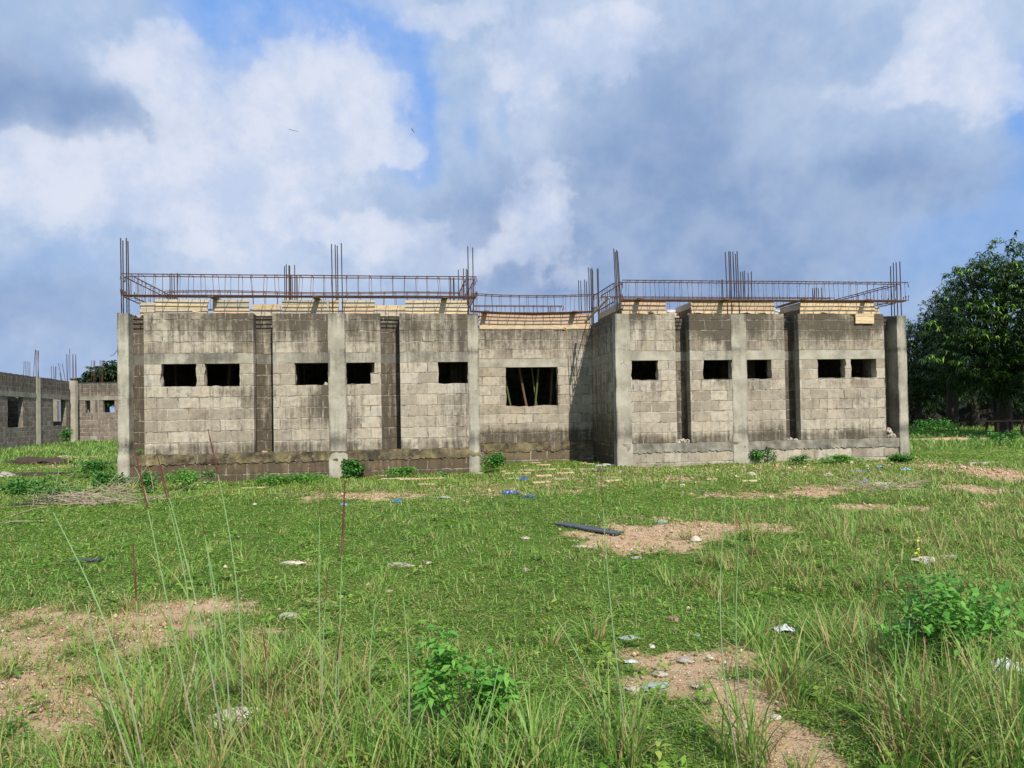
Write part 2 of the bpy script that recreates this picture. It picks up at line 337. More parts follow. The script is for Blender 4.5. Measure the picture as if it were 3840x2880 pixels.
def wob(x, y):                                     # cheap multi-octave noise on arrays, about -1..1
    v = 0; a = 1.; f = .8
    for i in range(6):
        v = v + a*np.sin(x*f*1.3+y*f*.7+_ph[i*3]+1.7*np.sin(y*f*.9+_ph[i*3+1]))*np.cos(y*f*1.1-x*f*.5+_ph[i*3+2]); a *= .68; f *= 1.95
    return v/2.3
def soil(x, y):
    v = 0*x
    for cx, cy, rx, ry, wt in PW:
        v = np.maximum(v, wt*np.exp(-.9*(((x-cx)/rx)**2+((y-cy)/ry)**2)))
    return np.clip((v*(1.1+.5*wob(x*2.4+2, y*2.4)) + .28*wob(x*1.2, y*1.2) + .32*wob(x*7, y*7) + .2*wob(x*19, y*19) - .33)/.5, 0, 1)
def dryness(x, y):                                 # 0 lush .. 1 straw-coloured
    r_ = np.clip((x-1.5)/4, 0, 1)*np.clip((15.5-y)/5, 0, 1)*np.clip((y-6.5)/2.5, 0, 1)*.75
    l_ = np.clip((-x-.2)/2, 0, 1)*np.clip((7.6-y)/2, 0, 1)*.4
    b_ = np.clip((y-12.2)/1.5, 0, 1)*np.clip((20-y)/3, 0, 1)*.5
    return np.clip(np.maximum(np.maximum(r_, l_), b_)+.5*wob(x*.45+4, y*.45)+.15*wob(x*2, y*2), 0, 1)
xs = np.concatenate([-np.geomspace(400, 15, 26), np.arange(-14.5, 16, .11), np.geomspace(16.3, 400, 26)])
ys = np.concatenate([-np.geomspace(60, 1.5, 8), np.arange(-1, 2, .5), np.arange(2, 12, .09), np.arange(12, 26, .16), np.geomspace(26.4, 900, 40)])
X, Y = np.meshgrid(xs, ys, indexing='ij'); nx, ny = X.shape
Z = gz(X, Y)*np.clip((60-np.hypot(X, Y))/20, 0, 1) + soil(X, Y)*(-.012) + .006*wob(X*6, Y*6)
idx = np.arange(nx*ny).reshape(nx, ny)
Fq = np.stack([idx[:-1, :-1], idx[1:, :-1], idx[1:, 1:], idx[:-1, 1:]], -1).reshape(-1, 4)
mt, t = new_mat('field_ground'); M['ground'] = mt
ob = t.node('ShaderNodeTexCoord').outputs['Object']
n1 = t.noise(ob, 1.2, 6, .65); n2 = t.noise(ob, 9., 6, .7); n3 = t.noise(ob, 55., 5, .7); n4 = t.noise(ob, 4., 5, .7)
so_ = t.mix(t.sstep(n4, .3, .7), (.50, .33, .205), (.60, .435, .29))
so_ = t.mix(t.sstep(n2, .5, .75, 0., .7), so_, (.32, .19, .105))
so_ = t.mix(t.sstep(n3, .58, .7, 0., .6), so_, (.66, .55, .40))
gr = t.mix(t.sstep(n2, .3, .7), (.075, .13, .022), (.14, .21, .038))
gr = t.mix(t.sstep(n3, .45, .7, 0., .45), gr, (.14, .12, .06))
gr = t.mix(t.math('MULTIPLY', attr(t, 'dry'), t.sstep(n4, .3, .6, .35, .85)), gr, (.20, .165, .085))
sm = t.sstep(t.math('ADD', attr(t, 'soil'), t.math('MULTIPLY', t.math('SUBTRACT', n2, .5), .9)), .25, .7)
finish(t, t.mix(sm, gr, so_), 1., t.math('ADD', n3, t.math('MULTIPLY', n2, 1.5)), .9, .03, spec=.1)
go = np_mesh('ground', np.stack([X.ravel(), Y.ravel(), Z.ravel()], -1), Fq, M['ground'], attrs={'soil': soil(X, Y).ravel(), 'dry': dryness(X, Y).ravel()}, smooth=True)
tag(go, 'uneven field of green weeds with bare sandy patches', 'ground', kind='structure')

# ------------------------------------------------------------------ building frame
YAW = R(8.2); BO = Vector((0, 18.65, 0))
ud = Vector((math.cos(YAW), math.sin(YAW), 0)); wd = Vector((-math.sin(YAW), math.cos(YAW), 0))
def PU(px, py, w_):                                # pixel -> (u, z) on the plane w = w_ of the building
    d = ray(px, py); o = CAM-(BO+wd*w_); t_ = -o.dot(wd)/d.dot(wd); p = o+d*t_
    return p.dot(ud), p.z
def U(px, w_=0., py=1500): return PU(px, py, w_)[0]
def BW(u, w_, z): return BO+ud*u+wd*w_+Vector((0, 0, z))

def panel(name, parent, A, B, z0, z1, t=.225, holes=(), mat=None, stain_shade=None, ragged=0., v0=0., brown=None, proud=0., step=.14, jit=.004, s_off=0.):
    """a wall slab from A to B (plan) with outward side to the right of A->B; holes are (s0,s1,z0,z1)"""
    A = Vector(A); B = Vector(B); L = (B-A).length; d = (B-A)/L; n = Vector((d.y, -d.x))
    def lines(a, b, extra):
        e = sorted({a, b, *[x for x in extra if a < x < b]}); out = []
        for p, q in zip(e, e[1:]):
            kk = max(1, round((q-p)/step)); out += [p+(q-p)*i/kk for i in range(kk)]
        return out+[b]
    S = lines(0, L, [x for h in holes for x in h[:2]]); Zs = lines(z0, z1, [x for h in holes for x in h[2:]])
    ns, nzz = len(S), len(Zs); V = []; st = []; bw = []
    for side in (0, 1):
        for i, s_ in enumerate(S):
            for j, z_ in enumerate(Zs):
                u_, w_ = (A+d*s_)
                off = proud if side == 0 else -t
                rag = 0
                if ragged and j == nzz-1: rag = ragged*(nz(u_*3, w_*3, z_)+.6*nz(u_*9, w_*9, z_)+.1) - (ragged*.9 if nz(u_*1.7+5, w_*2, 1.) > .42 else 0)
                oj = jit*nz(u_*6+3, w_*6, z_*6)*2 if side == 0 else 0
                if name == 'ground_beam' and j == 0: rag = .03*nz(u_*3, w_, 1)+.045*nz(u_*11, w_, 1)+.045*nz(u_*27, w_, 2)
                es = 0.
                for h in holes:
                    if (abs(s_-h[0]) < 1e-4 or abs(s_-h[1]) < 1e-4) and h[2]-1e-3 <= z_ <= h[3]+1e-3: es = .02*nz(z_*9, s_*5, side)*2
                    if abs(z_-h[2]) < 1e-4 and h[0]-1e-3 < s_ < h[1]+1e-3: rag = .03*nz(s_*8, z_, side*.2)
                p = A+d*(s_+es)+n*(off+oj)
                V.append((p.x, p.y, z_+rag)); st.append(stain_shade(u_, z_) if stain_shade else 0.); bw.append(brown(u_, z_) if brown else 0.)
    def vi(side, i, j): return side*ns*nzz+i*nzz+j
    def open_(i, j):
        if i < 0 or j < 0 or i >= ns-1 or j >= nzz-1: return True
        cs, cz = (S[i]+S[i+1])/2, (Zs[j]+Zs[j+1])/2
        return any(h[0] < cs < h[1] and h[2] < cz < h[3] for h in holes)
    F = []; UVs = []
    def uvf(i, j, e=0.): return (S[i]+s_off+e, Zs[j]-v0)
    for i in range(ns-1):
        for j in range(nzz-1):
            if open_(i, j): continue
            F.append((vi(0, i, j), vi(0, i+1, j), vi(0, i+1, j+1), vi(0, i, j+1))); UVs += [uvf(i, j), uvf(i+1, j), uvf(i+1, j+1), uvf(i, j+1)]
            F.append((vi(1, i, j), vi(1, i, j+1), vi(1, i+1, j+1), vi(1, i+1, j))); UVs += [uvf(i, j), uvf(i, j+1), uvf(i+1, j+1), uvf(i+1, j)]
            if open_(i-1, j): F.append((vi(0, i, j), vi(0, i, j+1), vi(1, i, j+1), vi(1, i, j))); UVs += [uvf(i, j), uvf(i, j+1), uvf(i, j+1, .22), uvf(i, j, .22)]
            if open_(i+1, j): F.append((vi(0, i+1, j), vi(1, i+1, j), vi(1, i+1, j+1), vi(0, i+1, j+1))); UVs += [uvf(i+1, j), uvf(i+1, j, .22), uvf(i+1, j+1, .22), uvf(i+1, j+1)]
            if open_(i, j+1): F.append((vi(0, i, j+1), vi(0, i+1, j+1), vi(1, i+1, j+1), vi(1, i, j+1))); UVs += [uvf(i, j+1), uvf(i+1, j+1), uvf(i+1, j+1), uvf(i, j+1)]
            if open_(i, j-1): F.append((vi(0, i, j), vi(1, i, j), vi(1, i+1, j), vi(0, i+1, j))); UVs += [uvf(i, j), uvf(i, j), uvf(i+1, j), uvf(i+1, j)]
    used = sorted({v for f in F for v in f}); rm = {v: i for i, v in enumerate(used)}
    return np_mesh(name, [V[v] for v in used], [tuple(rm[v] for v in f) for f in F], mat, parent, attrs={'stain_shade': [st[v] for v in used], 'brown': [bw[v] for v in used]}, uv=UVs)

uL = U(1797)
SILL, LB, LT, TOP, PL = 2.14, 2.665, 2.90, 3.84, .57
# weathering: (px, py, rx, ry, amount) dirt marks as seen on the walls, stored in wall coordinates
DIRT0 = [(1225, 1330, 22, 150, .8), (1225, 1500, 18, 90, .75), (1235, 1440, 14, 60, .5), (1195, 1500, 60, 60, .35), (960, 1480, 60, 40, .45), (850, 1470, 60, 22, .45), (640, 1465, 40, 14, .3), (1740, 1300, 14, 140, .6), (1720, 1490, 35, 130, .42), (1630, 1330, 120, 25, .2),
         (1130, 1380, 80, 25, .35), (820, 1340, 90, 20, .5), (560, 1330, 60, 22, .3), (740, 1600, 20, 90, .35), (1330, 1540, 50, 80, .35), (1160, 1560, 90, 80, .3), (900, 1560, 50, 60, .25), (2735, 1290, 16, 110, 1.0), (2700, 1240, 90, 50, .3), (2420, 1440, 80, 22, .4), (2700, 1430, 60, 25, .35),
         (2850, 1430, 60, 25, .3), (3130, 1430, 70, 22, .35), (3240, 1430, 40, 20, .3), (2350, 1500, 20, 60, .2), (2900, 1620, 90, 30, .5), (3180, 1500, 120, 20, .3), (3190, 1230, 120, 60, .25), (2450, 1480, 50, 25, .3), (3250, 1620, 80, 30, .3), (2480, 1670, 60, 20, .4), (2620, 1690, 60, 30, .4)]
DW = []
for px, py, rx, ry, a in DIRT0:
    u_, z_ = PU(px, py, 0); u2 = U(px+rx); z2 = PU(px, py-ry, 0)[1]; DW.append((u_, z_, max(.08, u2-u_), z2-z_, a))
WINPX = [(604, 738), (768, 898), (1107, 1232), (1299, 1407), (1644, 1758), (2371, 2472), (2640, 2748), (2797, 2896), (3069, 3174), (3194, 3289)]
def stain_f(u_, z_):
    q = .7+1.1*nz(u_*.9+3, z_*.8, 4.)+.5*nz(u_*2.3, z_*1.7, 8.)
    v = (.40*smooth(2.85, 3.5, z_)+.26*smooth(3.3, 3.84, z_))*q*1.2 + .22*max(0, nz(u_*.7, z_*1.1, 2.))+.35*max(0, nz(u_*1.6+9, z_*1.3, 6.)-.1) + .12*smooth(2.6, 2.9, z_)
    v += .52*(1-smooth(.78, .86, z_))*(.75+.7*nz(u_*1.1, 0, 3.))
    for a, b, ra, rb, am in DW: v += am*math.exp(-.9*(((u_-a)/ra)**2+((z_-b)/rb)**2))
    return v + .10
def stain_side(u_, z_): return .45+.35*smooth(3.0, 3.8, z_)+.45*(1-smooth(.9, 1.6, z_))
def stain_shade_rec(u_, z_): return .74+.25*(1-smooth(.7, 1.6, z_))+.2*smooth(3., 3.8, z_)  # recess walls: shade of the recess darkened into the colour, besides dirt
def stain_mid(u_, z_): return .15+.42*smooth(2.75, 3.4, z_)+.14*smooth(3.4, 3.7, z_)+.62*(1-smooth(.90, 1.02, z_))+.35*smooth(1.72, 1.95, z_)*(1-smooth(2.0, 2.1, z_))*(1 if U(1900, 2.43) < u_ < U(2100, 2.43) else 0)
def brown_low(u_, z_): return .35*(1-smooth(.7, .95, z_))
def brown_zero(u_, z_): return 0.
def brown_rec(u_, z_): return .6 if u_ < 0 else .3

def brick_col(): return M['block']
bld = empty('unfinished_building', BO, YAW)
tag(bld, 'unfinished single-storey grey block building with black window openings and bare roof steel', 'building')

def stack(A, B, holes=(), stain_shade=stain_f, brown=brown_low, ragged=.02, top=TOP, t=.225, so=0.):
    """block wall above the footing, ring beam at lintel level, block courses above"""
    panel('block_wall', bld, A, B, PL, LB, t, holes, M['block'], stain_shade, 0, PL, brown, s_off=so+A[0]*.97)
    panel('ring_beam', bld, A, B, LB+.001, LT, t, (), M['conc'], lambda u_, z_: .75*stain_shade(u_, z_)+(.28 if u_ < uL else .06)+.4*nz(u_*1.2, 1, 1), .006, 0, None, proud=.006, jit=.006)
    panel('parapet_wall', bld, A, B, LT+.001, top, t, (), M['block'], stain_shade, ragged, LT-.2625*4, brown_zero, s_off=so+.1+A[0]*.97)
REC = .38
def hole(px0, px1, zlow=SILL, a=0., w_=0.): return (U(px0, w_)-a, U(px1, w_)-a, zlow, LB+.01)
uC0, uC1 = U(443), U(485)
b = dict(B1=(U(541), U(952)), B2=(U(1025), U(1430)), B3=(U(1502), U(1797)), B4=(U(2312), U(2537)), B5=(U(2590), U(2946)), B6=(U(3001), U(3321)))
uD0, uD1 = U(3368), U(3402)
WIN = {'B1': [(604, 738), (768, 898)], 'B2': [(1107, 1232)], 'B3': [(1644, 1758)], 'B4': [(2371, 2472)], 'B5': [(2640, 2748), (2797, 2896)], 'B6': [(3069, 3174), (3194, 3289)]}
RAG = {'B1': .018, 'B2': .018, 'B3': .018, 'B4': .03, 'B5': .05, 'B6': .05}
for kx, (a0, a1) in b.items():
    hs = [hole(p, q, SILL + (.0 if kx[1] in '123' else .03), a0) for p, q in WIN[kx]]
    if kx == 'B2':                                  # the opening with the broken right jamb is stepped
        x0, x1, xm = U(1299)-a0, U(1407)-a0, U(1391)-a0
        hs += [(x0, xm, SILL+.02, LB+.01), (xm-.001, x1, SILL+.29, LB+.01)]
    stack((a0, 0), (a1, 0), hs, ragged=RAG[kx], so=ord(kx[1])*.13)
    # the returns into the recesses
    if kx not in ('B3',): stack((a1, .226), (a1, REC+.225), (), stain_shade_rec, brown_rec, so=.2)
    if kx not in ('B4',): stack((a0, REC+.225), (a0, .226), (), stain_shade_rec, brown_rec, so=.3)
seq = [(uC1, b['B1'][0]), (b['B1'][1], b['B2'][0]), (b['B2'][1], b['B3'][0]), (b['B4'][1], b['B5'][0]), (b['B5'][1], b['B6'][0]), (b['B6'][1], uD0)]
for a0, a1 in seq: stack((a0-.1 if a0 == uC1 else a0, REC), (a1+.1 if a1 == uD0 else a1, REC), (), stain_shade_rec, brown_rec, ragged=.01, top=3.79, so=.11)
uL, uR = b['B3'][1], b['B4'][0]; WM = 2.43; WB = 11.
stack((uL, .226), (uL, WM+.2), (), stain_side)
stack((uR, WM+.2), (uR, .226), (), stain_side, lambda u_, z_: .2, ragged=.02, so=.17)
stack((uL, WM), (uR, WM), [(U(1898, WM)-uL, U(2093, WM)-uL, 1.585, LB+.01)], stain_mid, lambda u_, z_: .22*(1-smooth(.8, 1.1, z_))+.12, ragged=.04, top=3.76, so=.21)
stack((uC0, WB), (uC0, REC+.0), (), stain_side); stack((uD1, REC), (uD1, WB), (), stain_side); stack((uD1, WB), (uC0, WB), (), stain_side, t=.22)
# footings: dark block base and the rough cast beam over it
def stain_base(u_, z_): return (.50 if u_ < uL+.1 else .18)+.2*(1-smooth(0, .2, z_))*(1 if u_ < uL else .3)
def brown_base(u_, z_): return .62 if u_ < uL+.1 else .10
for a0, a1, w0, rough in ((uC1-.01, uL, 0., 1), (uL+.003, uR-.003, WM, 1), (uR, uD1-.05, 0., 0)):
    mtb = M['block_dark'] if rough else M['block']
    panel('footing_wall', bld, (a0, w0), (a1, w0), -.25, .34, .3, (), mtb, stain_base, 0, .34-.2625*2, brown_base, proud=.0, s_off=.2, jit=.008)
    panel('ground_beam', bld, (a0, w0), (a1, w0), .341, PL-.002, .32, (), M['conc_rough'] if rough else M['conc_dark'], lambda u_, z_: .5+.35*nz(u_*2, 0, 0), .012, 0, None, proud=.022, jit=.016, step=.04)
panel('footing_wall', bld, (uL, .3), (uL, WM), -.25, PL-.002, .3, (), M['block_dark'], stain_side, 0, 0, brown_base)
panel('footing_wall', bld, (uR, WM), (uR, .3), -.25, PL-.002, .3, (), M['block_dark'], stain_side, 0, 0, brown_base)
panel('footing_wall', bld, (uC0+.05, WB), (uC0+.05, .3), -.25, PL-.002, .3, (), M['block_dark'], stain_side, 0, 0, brown_base)
panel('footing_wall', bld, (uD1-.05, .3), (uD1-.05, WB), -.25, PL-.002, .3, (), M['block_dark'], stain_side, 0, 0, brown_base)
fl = MB(); fl.box((uC1, .1, .30), (uL-.05, WB-.1, PL-.006)); fl.box((uL-.05, WM+.1, .30), (uR+.05, WB-.1, PL-.006)); fl.box((uR+.05, .1, .30), (uD1-.06, WB-.1, PL-.006))
fl.build('floor_slab', M['conc_dark'], bld)
rd = MB(); rd.box((uC0+.1, REC+.25, TOP-.03), (uL-.1, WB-.3, TOP+.03)); rd.box((uL-.1, WM+.25, TOP-.03), (uR+.1, WB-.3, TOP+.03)); rd.box((uR+.1, REC+.25, TOP-.03), (uD1-.1, WB-.3, TOP+.03))
for kx in ('B1', 'B2', 'B3', 'B4', 'B5', 'B6'): rd.box((b[kx][0]+.25, .23, TOP-.03), (b[kx][1]-.25, REC+.25, TOP+.03))
rd.build('roof_deck', M['wood_grey'], bld)

def bars_at(parent, pts, z0, z1s, r=.0135, lean=(0, 0), mat='rebar_dark'):
    for i, (u_, w_) in enumerate(pts):
        z1 = z1s[i % len(z1s)]; h = z1-z0; lx = lean[0]+random.uniform(-.008, .008); lw = lean[1]+random.uniform(-.012, .012)
        P_ = [(u_+lx*h*(q/5)**1.2, w_+lw*h*(q/5), z0+h*q/5) for q in range(6)]
        MB().tube(P_, r, 6).build('starter_bar', M[mat], parent)
def column(a0, a1, w0, w1, z1, bars, ztops, base=0., stainv=.1, lean=(0, 0), z0=-.2, mat='conc', name='column'):
    V, F, st = [], [], []; n = int((z1-z0)/.11); zz = [z0+(z1-z0)*i/n for i in range(n+1)]
    for i, z_ in enumerate(zz):
        bulge = .012 if z_ < PL else 0.
        for j, (u_, w_) in enumerate(((a0-bulge, w0-bulge), (a0+.05, w0-bulge-.003), (a1-.05, w0-bulge-.003), (a1+bulge, w0-bulge), (a1+bulge, w1), (a0-bulge, w1))):
            V.append((u_+.009*nz(z_*5, j*7+u_, 1), w_+.007*nz(z_*4, j*5+u_, 9), z_+(.02*nz(j*3, u_*5, 2) if i == n else 0)))
            st.append(stainv+.18+(.55*(.5+nz(z_*2.5, j*3, u_)) if j in (0, 3) else 0)+.4*smooth(3.2, 3.84, z_)+.5*math.exp(-((z_-.8)/.14)**2)+.45*math.exp(-((z_-2.9)/.06)**2)+.3*nz(z_*1.3, u_, 3))  # crevice darkness painted down both front edges, besides the dirt
    for i in range(n):
        for j in range(6): a = i*6+j; c_ = i*6+(j+1) % 6; F.append((a, c_, c_+6, a+6))
    F.append(tuple(n*6+j for j in range(6)))
    o = np_mesh(name, V, F, M[mat], bld, attrs={'stain_shade': st})
    bars_at(o, bars, z1-.05, ztops, lean=lean)
    return o
def barpx(pxs, w_, base_py=1165):
    """bar positions given by where the photograph shows them"""
    return [(U(p, ww, base_py), ww) for p, ww in zip(pxs, w_ if isinstance(w_, (list, tuple)) else [w_]*len(pxs))]
def ztop(px, py, w_=0.): return PU(px, py, w_)[1]
# front columns
column(uC0, uC1, -.03, .28, 3.84, barpx((456, 463, 476, 484), (.02, .2, .02, .2)), [ztop(452, 892), ztop(460, 895), ztop(474, 892), ztop(482, 897)], stainv=.05)
column(U(1233), U(1299), -.012, .21, 3.85, barpx((1248, 1262, 1268, 1285), (.02, .18, .18, .02)), [ztop(1246, 914), ztop(1258, 912), ztop(1265, 915), ztop(1281, 911)], stainv=.12)
column(U(1757), U(1798), -.012, .21, 3.80, barpx((1758, 1776), (.02, .05), 1175), [ztop(1754, 923), ztop(1771, 927)], stainv=.12)
column(U(2311), U(2367), -.012, .23, 3.84, barpx((2302+10, 2304+14, 2325, 2330), (.02, .2, .02, .2), 1175), [ztop(2291, 932), ztop(2294, 938), ztop(2316, 937), ztop(2320, 935)], stainv=.02, lean=(-.035, 0))
column(U(2747), U(2803), -.012, .22, 3.83, barpx((2729, 2740, 2745, 2757, 2765, 2773), (.02, .2, .02, .2, .2, .02), 1175), [ztop(2725, 944), ztop(2734, 936), ztop(2738, 943), ztop(2748, 938), ztop(2756, 946), ztop(2765, 941)], stainv=.02, lean=(-.012, 0))
column(uD0, uD1, -.03, REC+.12, 3.80, barpx((3344, 3355, 3367, 3381), (.3, .0, .1, .02), 1195), [ztop(3347, 990), ztop(3356, 985), ztop(3367, 981), ztop(3379, 980)], stainv=.05)
# footing blocks under the slim right-hand columns are part of them; inner columns stand behind the parapet
def inner(pxs, w_, py, label=None, jit=4, z0=TOP):
    a = barpx(pxs, [w_+.1*(i % 2) for i in range(len(pxs))], 1100); us = [q[0] for q in a]
    return column(min(us)-.05, max(us)+.05, w_, w_+.25, z0, a, [ztop(p, py+random.uniform(-jit, jit), w_) for p in pxs], z0=PL, name='inner_column')
inner((638, 646, 655, 664), 4.9, 1024); inner((1068, 1073, 1084, 1087, 1104), 2.5, 992, jit=8); inner((1092, 1098, 1110, 1116), 4.9, 1032)
inner((1719, 1738, 1750, 1753), 2.5, 1008); inner((1690, 1700, 1705), 4.9, 1042)
inner((2056, 2062, 2072, 2080), 9., 1150, z0=3.9); inner((2171, 2179, 2193, 2201), 4.9, 1052); inner((2210, 2217, 2221, 2224, 2242, 2245), 2.5, 1007)
inner((2780, 2789, 2793, 2806, 2819), 2.6, 1018, jit=3); inner((2706, 2712), 4.9, 1046); inner((3048, 3054, 3062, 3070, 3080), 4.9, 1076)

# ------------------------------------------------------------------ reinforcement cages laid over the formwork
CG = 'reinforcement cages lying over the roof formwork'
stir_cache = {}
def stirrup_mesh(h, wd_):
    kx = (round(h, 3), round(wd_, 3))
    if kx not in stir_cache:
        mb = MB(); y0, y1 = -wd_/2, wd_/2
        mb.tube([(0, y0, -.04), (0, y0, h+.012), (0, y1, h+.012), (0, y1, 0), (0, y0, -.002), (0, y0+.01, .12)], .0068, 5)
        mb.tube([(.012, y0, h+.012), (.03, y0-.01, h-.06)], .0058, 5)
        o = mb.build('stirrup', M['rebar_red']); stir_cache[kx] = o.data; bpy.data.objects.remove(o)
    return stir_cache[kx]
def cage(label, A, B, z0, z1, width=.22, spacing=.265, sag=lambda s: 0., hooks=True, front=False):
    A = Vector(A); B = Vector(B); L = (B-A).length; d = (B-A)/L; n = Vector((-d.y, d.x))
    root = empty('rebar_cage', BW(A.x, A.y, 0), YAW+math.atan2(d.y, d.x)); tag(root, label, 'rebar cage', CG)
    N = max(4, int(L/.8))
    for yy, zz in [(-width/2, z0), (width/2, z0), (-width/2, z1), (width/2, z1)]+([(-width/6, z0), (width/6, z0)] if front else []):
        if True:
            pts = [(L*i/N, yy+.012*nz(i*.7, yy*9, zz), zz+sag(i/N)+.012*nz(i*.9, yy*5, zz*3)) for i in range(N+1)]
            if hooks: pts = [(pts[0][0]-.01, yy, pts[0][2]+(.13 if zz == z0 else -.13))]+pts+[(pts[-1][0]+.01, yy, pts[-1][2]+(.13 if zz == z0 else -.13))]
            MB().tube(pts, .0125, 6).build('longitudinal_bar', M['rebar'], root)
    me = stirrup_mesh(z1-z0, width+.02); s_ = .15
    while s_ < L-.05:
        o = bpy.data.objects.new('stirrup', me); col.objects.link(o); o.parent = root
        o.location = (s_, 0, z0+sag(s_/L)); o.rotation_euler = (random.uniform(-.03, .03), random.uniform(-.07, .07), random.uniform(-.25, .25)); s_ += spacing*random.uniform(.88, 1.12)
    return root
uA = U(462, 0, 1060); uAe = U(1783, 0, 1080); uE0 = U(2322, 0, 1080); uE1 = U(3378, 0, 1080)
zt0 = ztop(470, 1028); zb0 = ztop(480, 1101); zt1 = ztop(1780, 1050)
cage('long rusty rebar cage along the front edge of the left wing', (uA+.05, -.14), (uAe, -.14), 4.215, 4.69, width=.30, front=True)
cage('long rusty rebar cage along the front edge of the right wing', (uE0, -.14), (uE1, -.14), 4.165, 4.64, width=.30, spacing=.235, front=True)
cage('rusty rebar cage running back from the far left corner column', (uA+.05, .25), (uA+.05, 4.9), 4.235, 4.715, spacing=.3)
cage('short rusty rebar cage running back along the inner side of the left wing', (uAe-.12, .25), (uAe-.12, WM-.1), 4.235, 4.70, spacing=.25)
cage('short rusty rebar cage running back along the inner side of the right wing', (uE0+.05, .25), (uE0+.05, WM-.1), 4.18, 4.66, spacing=.22)
cage('rusty rebar cage running back from the far right corner column', (uE1-.1, .25), (uE1-.1, 3.0), 4.175, 4.64, spacing=.3)
cage('sagging rusty rebar cage over the recessed middle wall', (uAe+.08, WM-.16), (uE0-.05, WM-.16), 4.22, 4.69, width=.28, spacing=.25, front=True, sag=lambda s: -.05*math.sin(math.pi*min(1, s*1.05))**.8-.02)
cage('rusty rebar cage set back behind the front cage of the left wing', (uA+.2, 2.5), (uAe-.2, 2.5), 4.24, 4.73, spacing=.30, sag=lambda s: .02*math.sin(9*s))
cage('rusty rebar cage set back behind the front cage of the right wing', (uE0+.25, 2.75), (uE1-.3, 2.75), 4.22, 4.68, spacing=.27)
cage('farthest rusty rebar cage seen low behind the sagging middle cage', (uAe+.4, 4.9), (uE0-.4, 4.9), 4.26, 4.72, spacing=.30)

# ------------------------------------------------------------------ timber formwork round the roof edge
FG = 'plank formwork panels round the roof edge'
def formwork(label, A, B, z0, z1, mats=('wood',), n=3, th=.022, name='formwork_panel'):
    A = Vector(A); B = Vector(B); L = (B-A).length; d = (B-A)/L
    root = empty(name, BW(A.x, A.y, 0), YAW+math.atan2(d.y, d.x)); tag(root, label, 'formwork', FG)
    h = (z1-z0)/n
    for i in range(n):
        e0, e1 = random.uniform(-.03, .02), random.uniform(-.02, .03); dz = random.uniform(-.004, .004); oy = random.uniform(-.006, .004)
        V = []; K = max(2, int(L/.35))
        mb = MB(); rows = []
        for q in range(K+1):
            s_ = e0+(L+e1-e0)*q/K
            wz = .006*nz(s_*2, i*3, A.x); wo = .008*nz(s_*1.3, i*5, A.x+3)
            rows.append([(s_, oy+wo, z0+i*h+dz+.0015+wz), (s_, oy+wo+th, z0+i*h+dz+.0015+wz), (s_, oy+wo+th, z0+(i+1)*h+dz-.0025+wz), (s_, oy+wo, z0+(i+1)*h+dz-.0025+wz)])
        V = [p for r_ in rows for p in r_]; F = [(0, 3, 2, 1), tuple(4*K+j for j in (0, 1, 2, 3))]
        for q in range(K):
            for j in range(4): a = 4*q+j; c_ = 4*q+(j+1) % 4; F.append((a, c_, c_+4, a+4))
        np_mesh('plank', V, F, M[mats[i % len(mats)]], root)
    K = max(2, int(L/.9))
    for q in range(K+1):
        s_ = .04+(L-.08)*q/K; MB().box((s_-.025, th+.004, z0-.02), (s_+.025, th+.05, z1-.03)).build('batten', M['wood_brown'], root)
    return root
FT = 4.165
def fwp(label, p0, p1, w_, mats, z0=TOP-.01, z1=FT, n=3, py=1140): return formwork(label, (U(p0, w_, py), w_), (U(p1, w_, py), w_), z0, z1, mats, n)
fwp('grey brown plank panel at the roof edge over the far left pair of windows', 585, 779, .03, ('wood_grey', 'wood', 'wood_grey'))
fwp('plank panel at the roof edge just right of the left wing first bearer end', 802, 932, .03, ('wood_pink', 'wood_grey', 'wood_grey'))
fwp('set back plank panel beside the far left corner column', 528, 583, .33, ('wood_grey',), n=2, z1=4.13)
fwp('set back plank panel in the left wing first notch', 948, 1053, .42, ('wood_grey', 'wood'), n=2, z1=4.11)
fwp('plank panel at the roof edge over the left wing third window', 1055, 1228, .03, ('wood_grey', 'wood', 'wood_grey'))
fwp('short bright orange plank panel left of the middle column bars of the left wing', 1231, 1268, .03, ('wood',), n=2)
fwp('plank panel at the roof edge right of the middle column bars of the left wing', 1282, 1404, .03, ('wood_pink', 'wood', 'wood_grey'))
fwp('set back plank panel in the left wing second notch', 1406, 1518, .42, ('wood_grey', 'wood'), n=2, z1=4.10)
fwp('pale plank panel at the roof edge over the left wing last window', 1521, 1753, .03, ('wood', 'wood_grey', 'wood'))
fwp('long orange plank panel over the recessed middle wall', 1797, 2212, WM-.005, ('wood', 'wood_pink', 'wood_pink'), z0=3.73, py=1200)
fwp('pinkish plank panel at the roof edge over the right wing first window', 2334, 2497, .03, ('wood', 'wood_pink', 'wood_pink'))
fwp('yellow plank panel at the roof edge over the right wing middle windows', 2591, 2903, .03, ('wood', 'wood_pink', 'wood'))
fwp('bright yellow plank panel at the roof edge over the right wing last two windows', 3003, 3277, .03, ('wood', 'wood', 'wood'))
fwp('narrow set back plank panel near the far right corner column', 3279, 3296, .3, ('wood_grey',), n=2, z1=4.08)
fwp('set back plank panel in the right wing first notch', 2499, 2588, .9, ('wood_grey', 'wood'), n=2, z1=3.98)
fwp('set back plank panel in the right wing second notch', 2905, 3000, .9, ('wood_grey', 'wood'), n=2, z1=4.0)
uu = U(2590, .03, 1140); formwork('brown side panel closing the left end of the right wing middle formwork', (uu, 1.1), (uu, .03), TOP-.01, FT-.01, ('wood_brown', 'wood_grey'), 2)
